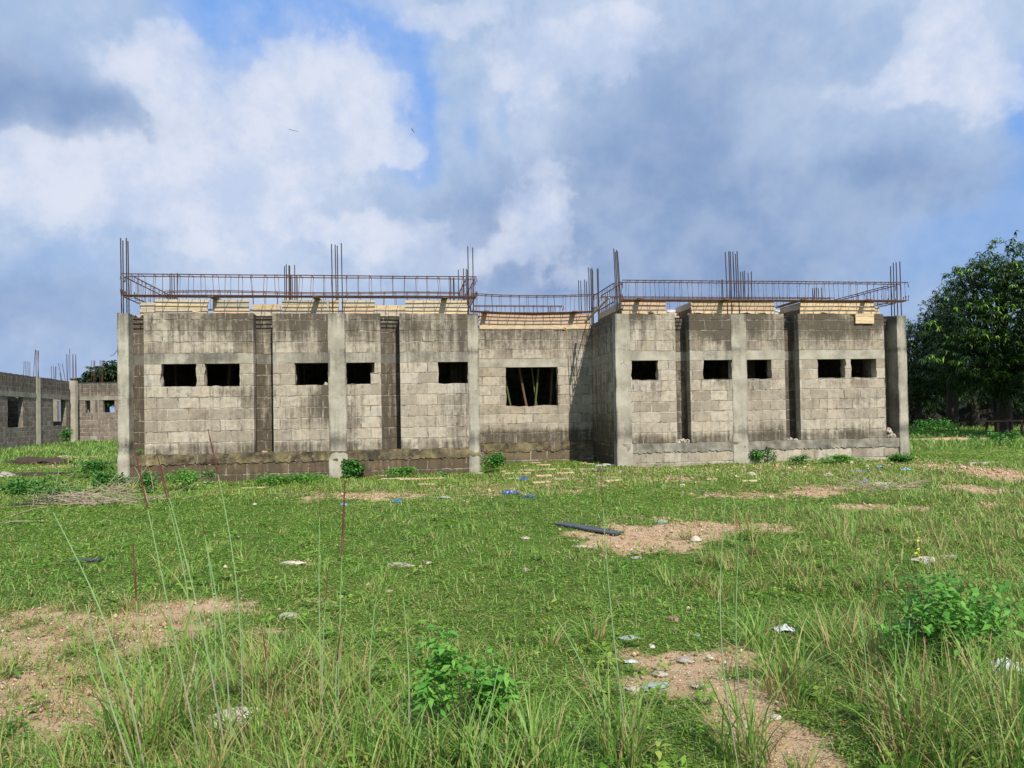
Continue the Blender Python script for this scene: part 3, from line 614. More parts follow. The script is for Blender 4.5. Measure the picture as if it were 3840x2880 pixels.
uu = U(3002, .03, 1140); formwork('brown side panel closing the left end of the right wing last formwork', (uu, 1.1), (uu, .03), TOP-.01, FT-.01, ('wood_brown', 'wood_grey'), 2)
uu = U(2332, .03, 1140); formwork('long brown side panel along the inner side of the right wing roof', (uu, 2.35), (uu, .06), TOP-.03, FT-.01, ('wood_brown', 'wood_grey'), 2)
uu = U(585, .03, 1140)
hp = empty('hanging_board', BW(U(3208, -.05, 1190), -.04, 0), YAW); tag(hp, 'short pale plank board hung on the wall top near the far right window', 'board')
L_ = U(3277, -.05, 1190)-U(3208, -.05, 1190)
for i in range(3): MB().box((0, -.012-.002*i, 3.59+.088*i), (L_, .012, 3.675+.088*i), jit=.003).build('plank', M['wood'], hp)
# plastic sheeting seen in the two notches of the right wing
for lbl, p0, p1, pya in (('crumpled clear plastic sheet in the right wing first notch', 2500, 2575, 1143), ('pinkish clear plastic sheet in the right wing second notch', 2905, 2975, 1143)):
    V = []; F = []; K, J = 14, 8; ua, ub = U(p0, 1.2, 1140), U(p1, 1.2, 1140)
    for i in range(K+1):
        for j in range(J+1): V.append((ua+(ub-ua)*i/K, .95+.6*j/J, 4.0+.16*j/J+.035*nz(i*.6, j*.9, p0)+.01*nz(i*2, j*2, 1)))
    for i in range(K):
        for j in range(J): a = i*(J+1)+j; F.append((a, a+J+1, a+J+2, a+1))
    o = np_mesh('plastic_sheet', V, F, M['sheet'], smooth=True); o.location = BO; o.rotation_euler.z = YAW; tag(o, lbl, 'plastic sheet')
# bearer ends that stick out over the wall and throw slanting shadows
BG = 'bearer planks poking out over the wall tops'
for px, w_, p, lbl in ((795, .03, .34, 'bearer plank end poking out over the far left pair of windows'), (1185, .03, .34, 'bearer plank end poking out over the left wing third window'), (1668, .03, .34, 'bearer plank end poking out over the left wing last window'), (1822, WM, .33, 'bearer plank end at the left of the middle wall top'), (2158, WM, .33, 'bearer plank end at the right of the middle wall top'),
                       (2403, .03, .30, 'bearer plank end poking out over the right wing first window'), (2722, .03, .33, 'bearer plank end beside the middle column bars of the right wing'), (3018, .03, .30, 'bearer plank end at the left of the bright yellow panel'), (3262, .03, .32, 'bearer plank end at the right of the bright yellow panel')):
    u_ = U(px, w_-.3, 1115); mb = MB(); mb.box((-.065, -p, 0), (.065, 1.2, .03), jit=.004)
    o = mb.build('bearer_plank', M['wood_brown']); o.location = BW(u_, w_, FT+.008); o.rotation_euler = (0, 0, YAW+random.uniform(-.08, .08)); tag(o, lbl, 'plank', BG)
def beam_between(name, A, B, wth, th, mat, label, cat, group=None):
    A, B = Vector(A), Vector(B); d = B-A; o = MB().box((-wth/2, -th/2, 0), (wth/2, th/2, d.length), jit=.004).build(name, M[mat]); o.location = A; o.rotation_euler = d.to_track_quat('Z', 'Y').to_euler(); return tag(o, label, cat, group)
beam_between('timber_strut', BW(uR-.30, 1.9, 3.86), BW(uR-.05, .35, 4.30), .05, .03, 'wood', 'slanting raw timber strut on the inner side wall top of the right wing', 'strut')
beam_between('timber_stub', BW(U(2300, 2.), 2.1, 3.72), BW(U(2300, 2.), 2.1, 4.1), .07, .05, 'wood_brown', 'dark upright timber stub in the corner beside the slanting strut', 'timber')
for px, lbl, rz in ((745, 'small wood wedge on the wall top over the far left windows', .2), (2445, 'small wood offcut on the wall top over the right wing first window', .5), (2680, 'small wood wedge on the wall top left of the middle right bars', -.2), (2850, 'small wood wedge on the wall top right of the middle right bars', -.1), (3090, 'small wood wedge on the wall top over the far right windows', .25)):
    o = MB().box((-.12, -.03, 0), (.12, .03, .035), jit=.01).build('wood_wedge', M['wood']); o.location = BW(U(px, .1, 1165), .1-.06, TOP+.012); o.rotation_euler = (0, .12, YAW+rz); tag(o, lbl, 'wedge', 'wood wedges lying on the wall tops')
# thin plank lying on the top at far right end
beam_between('loose_plank', BW(U(3290, .2, 1140), .35, 4.16), BW(U(3340, .2, 1140), .0, 4.13), .05, .02, 'wood_brown', 'thin loose plank sticking out toward the far right corner bars', 'plank')
# a bent bit of wire on the far left column
o = MB().tube([BW(uC0, .02, 3.02)+Vector((0, 0, 0)), BW(uC0-.03, -.02, 2.95), BW(uC0-.09, -.03, 2.87), BW(uC0-.16, -.03, 2.85)], .006, 5).build('bent_wire', M['rebar_dark'], None); tag(o, 'bent tie wire sticking out from the far left corner column', 'wire')

# ------------------------------------------------------------------ props inside the openings
def pole(name, A, B, r, mat, label, group):
    A, B = Vector(A), Vector(B); d = B-A; n = 9; mb = MB(); pts = []
    for i in range(n+1):
        pts.append((.02*nz(i*.5, r*100, A.x), .02*nz(i*.4, 3, A.y), d.length*i/n))
    mb.tube(pts, r, 8)
    for i in range(1, n): mb.tube([(pts[i][0], pts[i][1], pts[i][2]-.008), (pts[i][0], pts[i][1], pts[i][2]+.008)], r*1.13, 8)
    o = mb.build(name, M[mat], smooth=False); o.location = A; o.rotation_euler = d.to_track_quat('Z', 'Y').to_euler(); return tag(o, label, 'pole', group)
BGp = 'bamboo props standing inside the window openings'
def prop(px0, py0, px1, py1, w_, r, mat, lbl):
    u0, z0 = PU(px0, py0, w_); u1, z1 = PU(px1, py1, w_)
    e = (PL-z0)/(z1-z0); f = (TOP-.04-z0)/(z1-z0)
    pole('bamboo_prop', BW(u0+(u1-u0)*e, w_, PL), BW(u0+(u1-u0)*f, w_, TOP-.04), r, mat, lbl, BGp)
prop(1913, 1515, 1898, 1440, WM+.5, .03, 'bamboo_g', 'green bamboo prop at the left edge of the large middle window')
prop(1973, 1518, 1948, 1390, WM+.45, .035, 'bamboo_b', 'brown bamboo prop leaning left in the large middle window')
prop(2007, 1517, 2020, 1385, WM+.42, .026, 'bamboo_g', 'green bamboo prop leaning right in the crossing pair of the large middle window')
prop(2010, 1500, 1995, 1390, WM+.52, .024, 'bamboo_g', 'green bamboo prop leaning left in the crossing pair of the large middle window')
prop(2064, 1515, 2072, 1385, WM+.7, .035, 'bamboo_b', 'brown bamboo prop near the right edge of the large middle window')
prop(660, 1450, 657, 1361, 1.3, .035, 'bamboo_b', 'brown prop inside the far left window'); prop(856, 1445, 862, 1361, 1.2, .035, 'bamboo_b', 'brown prop inside the second window from the left')
prop(1140, 1440, 1138, 1356, 1.5, .04, 'bamboo_b', 'prop inside the third window from the left')

# small rubble on the footing ledges
def rock_mesh(name, r, mat, sq=(1, 1, .6), seed=0, sub=2, amp=.35):
    import bmesh
    r *= .72; bm = bmesh.new(); bmesh.ops.create_icosphere(bm, subdivisions=min(sub, 3), radius=1.)
    for v in bm.verts:
        n = 1+amp*1.2*mnoise.noise(v.co*1.6+Vector((seed, 0, seed*2)))+amp*1.1*mnoise.noise(v.co*4+Vector((seed, 3, 0)))+amp*.5*mnoise.noise(v.co*9+Vector((seed, 3, 0)))
        v.co = Vector((v.co.x*sq[0], v.co.y*sq[1], v.co.z*sq[2]))*n*r
    me = bpy.data.meshes.new(name); bm.to_mesh(me); bm.free(); me.materials.append(M[mat]); o = bpy.data.objects.new(name, me); col.objects.link(o); return o
def rubble(label, c, wx, wy, n, mat='stone_white', rr=(.02, .05), hgt=.08):
    mb = MB()
    for i in range(n):
        r = random.uniform(*rr); x, y = random.gauss(0, wx*.4), random.gauss(0, wy*.4); z = r*.4+max(0, hgt*(1-abs(x)/wx)*random.random())
        q = Matrix.Rotation(random.uniform(0, 6), 3, Vector((random.random(), random.random(), random.random()+.1)).normalized())
        mb.box((-r, -r*.8, -r*.6), (r, r*.8, r*.6), rot=q, at=(x, y, z), jit=r*.35)
    o = mb.build('rubble_pile', M[mat]); o.location = c; tag(o, label, 'rubble'); return o
rubble('pale rubble at the foot of the right wing first notch', BW((b['B4'][1]+b['B5'][0])/2, .16, PL-.01), .18, .1, 40)
rubble('thin line of pale rubble at the foot of the right wing second notch', BW((b['B5'][1]+b['B6'][0])/2, .14, PL-.01), .18, .1, 16, rr=(.015, .035), hgt=.02)
rubble('heap of pale rubble at the foot of the far right corner gap', BW((b['B6'][1]+uD0)/2, .12, PL-.01), .13, .12, 60, hgt=.25)
rubble('scattered chips at the foot of the left wing first notch', BW((b['B1'][1]+b['B2'][0])/2, .15, PL-.01), .16, .08, 12, 'wood_pink', (.012, .03), .01)
rubble('broken mortar lumps on the right sill corner of the third window from the left', BW(U(1222), .1, SILL+.0), .06, .06, 12, rr=(.015, .03), hgt=.04)
rubble('mortar lumps on the wall top beside the right wing first notch', BW(U(2600, .1, 1180), .1, TOP-.03), .14, .06, 22, rr=(.02, .045), hgt=.03)
rubble('chunk of orange mortar on the middle wall top', BW(U(2115, WM, 1225), WM-.01, 3.72), .06, .03, 10, 'wood_pink', (.02, .04), .02)

# ------------------------------------------------------------------ neighbouring unfinished building, far left
nb = empty('neighbouring_building', (0, 0, 0)); tag(nb, 'low unfinished dark block building at the far left with clustered starter bars', 'building')
_b = bld
A0 = Vector((-25.4, 37.7)); A1 = Vector((-27.96, 48.)); Ad = (A1-A0).normalized()
def on_wall(px, py, P0, d):                       # pixel -> (s, z) on the vertical plane through P0 along d
    n = Vector((-d.y, d.x)); r_ = ray(px, py); t_ = (P0-Vector((0, 0))).dot(n)/(r_.x*n.x+r_.y*n.y); p = CAM+r_*t_
    return (Vector((p.x, p.y))-P0).dot(d), p.z
def nstack(A, B, holes, base=0., z1=3.84, ragged=.04, lb=2.66, lt=2.92):
    st_ = lambda u_, z_: .25+.38*smooth(2.9, 3.2, z_)+.15*nz(u_*.6, z_*.4, 2)
    panel('block_wall', nb, A, B, -.3, lb, .22, holes, M['block_far'], st_, 0, .57, lambda u_, z_: .15, step=.3)
    panel('ring_beam', nb, A, B, lb+.001, lt, .22, (), M['conc_dark'], lambda u_, z_: .35, .01, 0, None, proud=.03, step=.3)
    panel('parapet_wall', nb, A, B, lt+.001, z1, .22, (), M['block_far'], st_, ragged, 2.92-.2625*4, lambda u_, z_: .3, step=.3)
As = A0-Ad*14
def hA(p0, p1, zs): return (on_wall(p0, 1550, As, Ad)[0], on_wall(p1, 1550, As, Ad)[0], zs, 2.68)
nstack(As, A1, [hA(28, 86, 1.05), hA(200, 248, 1.05)])
B0 = Vector((-28.3, 49.6)); B1 = Vector((-18., 50.6)); Bd = (B1-B0).normalized()
def hB(p0, p1, zs): return (on_wall(p0, 1530, B0, Bd)[0], on_wall(p1, 1530, B0, Bd)[0], zs, 2.68)
nstack(B0, B1, [hB(320, 371, 1.85), hB(386, 430, 1.85)], z1=3.78)
nstack(B0+Vector((1, 4)), B1+Vector((2, 4)), (), z1=3.6); nstack(As+Vector((-5, -1)), A1+Vector((-5, 1.5)), [(22.6, 23.4, 1.0, 2.67)], z1=3.7); nstack(A1+Vector((-5, 1.5)), A1+Vector((0, 2.2)), [(2.6, 3.3, 1.3, 2.67)], z1=3.6)
rd2 = MB(); e0, e1 = As+Vector((-4.7, 0)), A1+Vector((-4.7, 1)); f0, f1 = As+Vector((-.3, 0)), A1+Vector((-.3, -.3))
rd2.v += [Vector((*q, z_)) for z_ in (3.66, 3.74) for q in (e0, f0, f1, e1)]; rd2.f += [(3, 2, 1, 0), (4, 5, 6, 7), (0, 1, 5, 4), (1, 2, 6, 5), (2, 3, 7, 6), (3, 0, 4, 7)]; rd2.build('shade_roof_slab', M['darkwall'], nb)  # unseen slab added over the wing to darken its window openings
def rawbox(lo, hi, name, mat, parent, at=(0, 0, 0), rz=0): 
    o = MB().box(lo, hi, jit=.01).build(name, M[mat], parent); o.location = at; o.rotation_euler.z = rz; return o
rawbox((-5, -2.5, 3.70), (3, 4, 3.86), 'shade_roof_slab', 'darkwall', nb, (-23.5, 52.5, 0))
angA = math.atan2(Ad.y, Ad.x)
def ncol(px, D, wpx, z1, bars, tops, w2=.3, mat='conc', splay=False):
    x = (px-PX0)/FPX*D; wx = wpx/FPX*D
    o = rawbox((-wx/2, -w2/2, -.3), (wx/2, w2/2, z1), 'column', mat, nb, (x, D, 0))
    for i, (bp, ty) in enumerate(zip(bars, tops)):
        r_ = ray(bp[0] if isinstance(bp, tuple) else bp, 1440); xb = r_.x/r_.y*D; rt = ray(bp[1] if isinstance(bp, tuple) else bp, ty); zt = CAM.z+rt.z/rt.y*D; xt = rt.x/rt.y*D
        MB().tube([(xb-x, random.uniform(-.1, .1), z1-.05), (xt-x, random.uniform(-.12, .12), zt)], .016, 5).build('starter_bar', M['rebar'], o)
    return o
ncol(137, 42.6, 16, 3.86, (129, 134, 137, 141, 146), (1311, 1313, 1312, 1315, 1314))
ncol(98, 47, 30, 3.6, (88, 96, 102, 108), (1354, 1355, 1355, 1357), mat='conc_dark')
ncol(273, 48.6, 27, 3.9, (252, 257, 265, 271, 276, 281, 286), (1328, 1330, 1308, 1330, 1328, 1328, 1327))
ncol(204, 53, 28, 3.6, (195, 203, 208, 212), (1373, 1373, 1374, 1375), mat='conc_dark')
ncol(236, 47.5, 8, 3.6, ((238, 218), (247, 232), (230, 226)), (1362, 1363, 1398), mat='conc_dark')
ncol(350, 54, 22, 3.6, ((345, 341), (350, 349), (354, 352), (357, 356)), (1351, 1352, 1352, 1352), mat='conc_dark')
ncol(378, 54, 16, 3.6, (373, 377, 382, 384), (1350, 1350, 1351, 1351), mat='conc_dark')

# ------------------------------------------------------------------ plants
def kites(C, size, azim, tilt, roll, aspect, droop=None):
    """C (n,3) leaf bases; every leaf one bent kite"""
    n = len(C); ca, sa = np.cos(azim), np.sin(azim); ct, st = np.cos(tilt), np.sin(tilt)
    ax = np.stack([ca*ct, sa*ct, st], -1); side = np.stack([-sa, ca, 0*sa], -1); up = np.cross(ax, side)
    side = side*np.cos(roll)[:, None]+up*np.sin(roll)[:, None]
    L = size[:, None]; Wd = (size*aspect)[:, None]*.5
    dr = np.zeros((n, 3)); dr[:, 2] = -(.25 if droop is None else droop)*size
    V = np.stack([C, C+ax*L*.45+side*Wd, C+ax*L+dr, C+ax*L*.45-side*Wd], 1).reshape(-1, 3)
    F = np.arange(4*n).reshape(n, 4)
    return V, F
def blades(base, L, azim, lean, curve, width, K=4, face=None):
    n = len(base); t_ = np.linspace(0, 1, K+1)[None, :, None]
    dirv = np.stack([np.cos(azim), np.sin(azim), 0*azim], -1)[:, None, :]
    off = (lean[:, None, None]*t_+curve[:, None, None]*t_**2.2)*L[:, None, None]
    hz = L[:, None, None]*t_*(1-.35*np.minimum(1.3, curve[:, None, None])*t_**1.5)
    Pm = base[:, None, :]+dirv*off+np.array([0, 0, 1.])*hz
    fa = azim+np.pi/2 if face is None else face
    sd = np.stack([np.cos(fa), np.sin(fa), 0*fa], -1)[:, None, :]
    wt = (width[:, None, None]*.5)*(1-t_**1.8*.93)*(.6+.8*np.minimum(t_*3, 1)*.5)
    V = np.stack([Pm-sd*wt, Pm+sd*wt], 2).reshape(n, -1, 3)
    i0 = np.arange(K)*2; q = np.stack([i0, i0+1, i0+3, i0+2], -1)[None]+(np.arange(n)*(2*(K+1)))[:, None, None]
    return V.reshape(-1, 3), q.reshape(-1, 4)
def rep(a, k): return np.repeat(a, k)
def scatter(n, d0, d1, power=1.6, spread=.86, extra=2.6):
    """ground positions whose number thins with distance from the camera"""
    u = rng.random(n); e = 2-power
    d = (d0**e+(d1**e-d0**e)*u)**(1/e) if abs(e) > 1e-3 else d0*(d1/d0)**u
    x = rng.uniform(-1, 1, n)*(spread*d+extra); return x, d
def inside_bldg(x, y):
    rx, ry = x-BO.x, y-BO.y; u_ = rx*ud.x+ry*ud.y; w_ = rx*wd.x+ry*wd.y
    f = np.where((u_ > uL+.02) & (u_ < uR-.02), WM-.05, -.06)
    return (w_ > f) & (u_ > uC0-.1) & (u_ < uD1+.1)
# creeping weeds
x, y = scatter(1250000, 2.2, 25, 1.95)
s_ = soil(x, y); dr = dryness(x, y)
keep = (rng.random(len(x)) > s_*.96) & ~inside_bldg(x, y) & (rng.random(len(x)) < .55+.45*np.clip(wob(x*3, y*3)*1.5+.6, 0, 1))
x, y, dr, s_ = x[keep], y[keep], dr[keep], s_[keep]; n = len(x); d = np.hypot(x, y)
lump = np.clip(wob(x*2.2+9, y*2.2), 0, 1)
z = gz(x, y)+rng.random(n)*(.012+.06*lump*np.clip(wob(x*5, y*5)+.5, 0, 1))*(1-.6*s_)
size = (.0065+.00175*d)*rng.uniform(.55, 1.5, n)*(1+.3*lump)
V, F = kites(np.stack([x, y, z], -1), size, rng.uniform(0, 6.28, n), rng.uniform(-.1, .6, n), rng.uniform(-.45, .45, n), rng.uniform(.35, .7, n))
patchy = np.clip(.5+.5*wob(x*.9, y*.9), 0, 1)
tint = np.clip(rng.normal(.30, .17, n)+.35*(patchy-.5)+.16*wob(x*2.6, y*2.6)+.12*wob(x*7, y*7)+.12*lump+.15*np.clip((y-13)/4, 0, 1)+(rng.random(n) < .06+.42*dr+.3*s_)*rng.uniform(.2, .6, n), 0, 1)
o = np_mesh('ground_cover', V, F, M['cover'], attrs={'tint': rep(tint, 4)}); tag(o, 'low creeping green weeds carpeting the field', 'ground cover', kind='stuff')
# leafy rosettes standing a little higher than the carpet
x, y = scatter(5200, 2.6, 20, 1.6); keep = (soil(x, y) < .75) & ~inside_bldg(x, y) & (rng.random(len(x)) < np.clip(.45+.8*wob(x*.8+1, y*.8), .05, 1)); x, y = x[keep], y[keep]; q = 12; n = len(x)*q
rs = np.repeat(rng.uniform(.02, .055, len(x))*(1+.03*y), q); cx, cy = np.repeat(x, q), np.repeat(y, q); an = rng.uniform(0, 6.28, n)
V, F = kites(np.stack([cx+np.cos(an)*rs*.3, cy+np.sin(an)*rs*.3, gz(cx, cy)+.015+rs*rng.uniform(0, 1.1, n)], -1), rs*rng.uniform(.6, 1.2, n), an, rng.uniform(-.1, .8, n), rng.uniform(-.5, .5, n), rng.uniform(.28, .6, n))
o = np_mesh('small_weeds', V, F, M['cover'], attrs={'tint': rep(np.clip(np.repeat(rng.normal(.42, .14, len(x)), q)+rng.normal(0, .08, n), 0, 1), 4)}); tag(o, 'small leafy weeds growing through the carpet of creepers', 'weeds', kind='stuff')
# coarser cover in the distance
x = rng.uniform(-1, 1, 60000); y = rng.uniform(24, 62, 60000); x = x*(y*.85+2); ok = (rng.random(60000) < .85) & ~inside_bldg(x, y) & (soil(x, y) < .5); x, y = x[ok], y[ok]; n = len(x)
L = rng.uniform(.08, .22, n); V, F = blades(np.stack([x, y, 0*x-.01], -1), L, rng.uniform(0, 6.28, n), rng.uniform(.1, .8, n), rng.uniform(0, .9, n), rng.uniform(.03, .06, n), K=2)
o = np_mesh('far_grass', V, F, M['blade'], attrs={'tint': rep(np.clip(rng.normal(.25, .15, n)+.3*np.clip(wob(x*.3, y*.3), 0, 1), 0, 1), 6)}); tag(o, 'grass in the distance beside and behind the buildings', 'grass', kind='stuff')
# dead straw lying flat in the weeds
x, y = scatter(60000, 2.3, 24, 1.8); keep = ~inside_bldg(x, y) & (rng.random(len(x)) < .25+.6*dryness(x, y)); x, y = x[keep], y[keep]; n = len(x); d = np.hypot(x, y)
V, F = blades(np.stack([x, y, gz(x, y)+.012+.03*rng.random(n)], -1), np.full(n, .02), rng.uniform(0, 6.28, n), rng.uniform(1, 6, n), rng.uniform(-1, 1, n), (.0022+.0009*d)*rng.uniform(.6, 1.3, n), K=3)
o = np_mesh('dead_straw', V, F, M['blade'], attrs={'tint': rep(rng.uniform(.62, 1, n), 8)}); tag(o, 'short bits of dead straw lying in the weeds', 'straw', kind='stuff')
# short grass
x, y = scatter(180000, 2.3, 24, 1.75); s_ = soil(x, y); dr = dryness(x, y)
keep = (rng.random(len(x)) > s_*.97) & ~inside_bldg(x, y) & (rng.random(len(x)) < .18+.75*dr+.35*np.clip(wob(x*1.5+3, y*1.5), 0, 1))
x, y, dr = x[keep], y[keep], dr[keep]; n = len(x); d = np.hypot(x, y)
L = rng.uniform(.03, .11, n)*(.8+.9*dr)*(1+.3*np.clip(wob(x+7, y), 0, 1))
V, F = blades(np.stack([x, y, gz(x, y)-.005], -1), L, rng.uniform(0, 6.28, n), rng.uniform(.05, .6, n), rng.uniform(0, .9, n), (.0022+.0009*d)*rng.uniform(.7, 1.3, n), K=3)
tint = np.clip(rng.normal(.28, .15, n)+dr*rng.uniform(0, .65, n), 0, 1)
o = np_mesh('short_grass', V, F, M['blade'], attrs={'tint': rep(tint, 8)}); tag(o, 'short green and straw grass blades over the field', 'grass', kind='stuff')
# gravel on the bare soil
x, y = scatter(120000, 2.3, 24, 1.8); s_ = soil(x, y); keep = (rng.random(len(x)) < s_*.7+.006) & ~inside_bldg(x, y); x, y = x[keep], y[keep]
# rubble strewn in front of the right wing
gx = rng.uniform(1, 11, 1500); gy = 18.65+.144*gx-rng.gamma(2.2, .8, 1500)-.2; x = np.concatenate([x, gx]); y = np.concatenate([y, gy])
n = len(x); d = np.hypot(x, y); r = (.0025+.0009*d)*rng.uniform(.5, 1.6, n)*np.where(rng.random(n) < .04, 2.2, 1)
oc = np.array([[1, 0, 0], [0, 1, 0], [-1, 0, 0], [0, -1, 0], [0, 0, .8], [0, 0, -.8]]); an = rng.uniform(0, 6.28, n)
oo = oc[None]*rng.uniform(.6, 1.3, (n, 6, 1)); ox = oo[..., 0]*np.cos(an)[:, None]-oo[..., 1]*np.sin(an)[:, None]; oy = oo[..., 0]*np.sin(an)[:, None]+oo[..., 1]*np.cos(an)[:, None]
V = np.stack([x[:, None]+ox*r[:, None], y[:, None]+oy*r[:, None], (gz(x, y))[:, None]+oo[..., 2]*r[:, None]+r[:, None]*.3], -1).reshape(-1, 3)
tf = np.array([[0, 1, 4], [1, 2, 4], [2, 3, 4], [3, 0, 4], [1, 0, 5], [2, 1, 5], [3, 2, 5], [0, 3, 5]])
F = (tf[None]+(np.arange(n)*6)[:, None, None]).reshape(-1, 3)
mt, t = new_mat('gravel'); rp = t.mix(attr(t, 'tint'), (.36, .235, .14), (.60, .50, .37)); finish(t, rp, .95, spec=.1); M['gravel'] = mt
o = np_mesh('gravel', V, F, M['gravel'], attrs={'tint': rep(rng.random(n)**2.2, 6)}); tag(o, 'loose pale gravel and chips on the bare earth', 'gravel', kind='stuff')

def tuft_geo(cx, cy, n, L, spread, drymean, wid=.006, K=5, curve=(.0, .9), lean=(.0, .38)):
    a = rng.uniform(0, 6.28, n); r = spread*np.sqrt(rng.random(n))
    x, y = cx+np.cos(a)*r, cy+np.sin(a)*r
    az_ = a+rng.normal(0, 1.1, n)
    V, F = blades(np.stack([x, y, gz(x, y)-.01], -1), L*rng.uniform(.35, 1.05, n), az_, rng.uniform(*lean, n), rng.uniform(*curve, n), wid*rng.uniform(.6, 1.3, n), K, face=az_+np.pi/2+rng.normal(0, .5, n))
    V = V.reshape(n, 2*(K+1), 3)
    tb = np.clip(rng.normal(.3, .14, n)+(rng.random(n) < drymean)*rng.uniform(.3, .6, n), 0, 1)
    grad = np.repeat(np.linspace(.25, -.05, K+1), 2)[None]*(.4+drymean)          # tufts are straw-coloured at the base
    return V.reshape(-1, 3), F, np.clip(tb[:, None]+grad, 0, 1).ravel()
def merge(parts):
    Vs, Fs, Ts = [], [], []; o_ = 0
    for V, F, T_ in parts: Vs.append(V); Fs.append(F+o_); Ts.append(T_); o_ += len(V)
    return np.concatenate(Vs), np.concatenate(Fs), np.concatenate(Ts)
# scattered tufts too many to name: one mass
parts = []
for _ in range(120):                                # small dry and green tufts broken into the bare patches
    q = PW[random.choice((0, 0, 1, 2, 4, 5, 6, 9, 19, 20, 21, 22, 17))]; x_, y_ = q[0]+random.gauss(0, .6)*q[2], q[1]+random.gauss(0, .6)*q[3]
    if not inside_bldg(np.array([x_]), np.array([y_]))[0]: parts.append(tuft_geo(x_, y_, random.randint(8, 22), random.uniform(.05, .14), .05, random.choice((.2, .8)), .004*(1+.06*y_)))
def tufts_px(n, x0, x1, y0, y1, L, cnt, dry, spread=.06, wid=.006, skip_soil=.7):
    for _ in range(n):
        p = G(random.uniform(x0, x1), random.uniform(y0, y1))
        if inside_bldg(np.array([p.x]), np.array([p.y]))[0]: continue
        if float(soil(np.array([p.x]), np.array([p.y]))[0]) > .5 and random.random() < skip_soil: continue
        k_ = random.uniform(.6, 1.2); parts.append(tuft_geo(p.x, p.y, int(cnt*random.uniform(.6, 1.3)), L*k_, spread*k_, dry, wid*1.25*(1+.05*p.y)))
tufts_px(150, 2500, 4000, 1930, 2250, .24, 26, .5, .09)
tufts_px(75, 3050, 4050, 2200, 2500, .30, 34, .4, .08)
tufts_px(42, 2950, 4100, 2480, 2950, .32, 34, .35, .06, .005)
tufts_px(30, 3200, 4100, 2650, 3000, .38, 36, .3, .06, .0055)
tufts_px(50, 200, 1500, 2620, 3050, .34, 36, .4, .06, .005, .8)
tufts_px(26, 700, 1350, 2420, 2700, .26, 30, .45, .06, .0045)
tufts_px(70, -100, 1000, 2180, 2700, .10, 26, .7, .06, .0035, 0)
tufts_px(60, 0, 2600, 1880, 2250, .17, 26, .25, .07, .006)
tufts_px(70, 1300, 2900, 2150, 2600, .12, 18, .35, .04, .004)
tufts_px(30, 1400, 2400, 2800, 3050, .32, 26, .15, .05, .0065)
tufts_px(60, 3300, 3900, 1700, 1960, .2, 22, .5, .08, .009)
tufts_px(40, 500, 3400, 1770, 1860, .14, 16, .5, .08, .009)
V, F, T_ = merge(parts); o = np_mesh('wild_grass', V, F, M['blade'], attrs={'tint': T_}); tag(o, 'clumps of wild grass scattered over the field', 'grass', kind='stuff')
# prominent tufts, one thing each
TG = 'large single grass tufts'
for px, py, L, n_, dry, sp_, lbl in (
    (3150, 2030, .5, 120, .5, .22, 'broad tall grass tuft beside the yellow flowering stem on the right'),
    (2830, 2430, .33, 70, .2, .07, 'green spiky tuft just above the bare patch at lower right'),
    (2950, 2600, .42, 130, .5, .12, 'reddish based grass tuft on the right side of the bare patch'),
    (3320, 2540, .42, 150, .6, .18, 'dense straw coloured tuft left of the leafy weed at lower right'),
    (3500, 2600, .38, 110, .5, .10, 'grass tuft standing in front of the leafy weed at lower right'),
    (3700, 2640, .42, 120, .5, .10, 'grass tuft right of the leafy weed below the white bag'),
    (1450, 2190, .20, 60, .2, .08, 'round green tuft with arching blades in the middle of the field'),
    (1760, 2005, .24, 60, .3, .10, 'green tuft with brown base left of the dark strip'),
    (1600, 2490, .22, 50, .6, .05, 'upright straw tuft in the middle foreground'),
    (1900, 2740, .34, 60, .5, .03, 'narrow tied looking tuft right of the foreground leafy weed'),
    (1780, 2520, .26, 30, .4, .03, 'small tuft with three long blades above the foreground leafy weed'),
    (1010, 2600, .42, 170, .5, .16, 'thick tuft with brown heart at the lower left centre'),
    (560, 2800, .50, 190, .45, .16, 'largest tuft at the lower left corner area'),
    (2330, 2860, .42, 110, .35, .09, 'tuft with brown and green arching blades at the bottom centre'),
    (2800, 2850, .45, 120, .3, .10, 'tuft at the bottom edge on the sandy strip'),
    (480, 2285, .18, 60, .9, .07, 'small dry brown tuft at the upper edge of the left bare patch'),
    (2230, 2410, .26, 60, .5, .06, 'yellow green tuft left of the bare patch at lower right'),
    (2060, 2420, .20, 50, .5, .05, 'low sparse tuft left of the yellow green tuft'),
    (3470, 2820, .5, 110, .4, .10, 'tall tuft at the bottom right edge'), (3760, 2800, .5, 120, .4, .10, 'tall tuft in the bottom right corner')):
    p = G(px, py); V, F, T_ = tuft_geo(0, 0, int(n_*.8), L, sp_, dry*.8, .0088); V[:, 2] += p.z-.0*0
    o = np_mesh('grass_tuft', V, F, M['blade'], attrs={'tint': T_}); o.location = (p.x, p.y, 0); tag(o, lbl, 'grass tuft', TG)

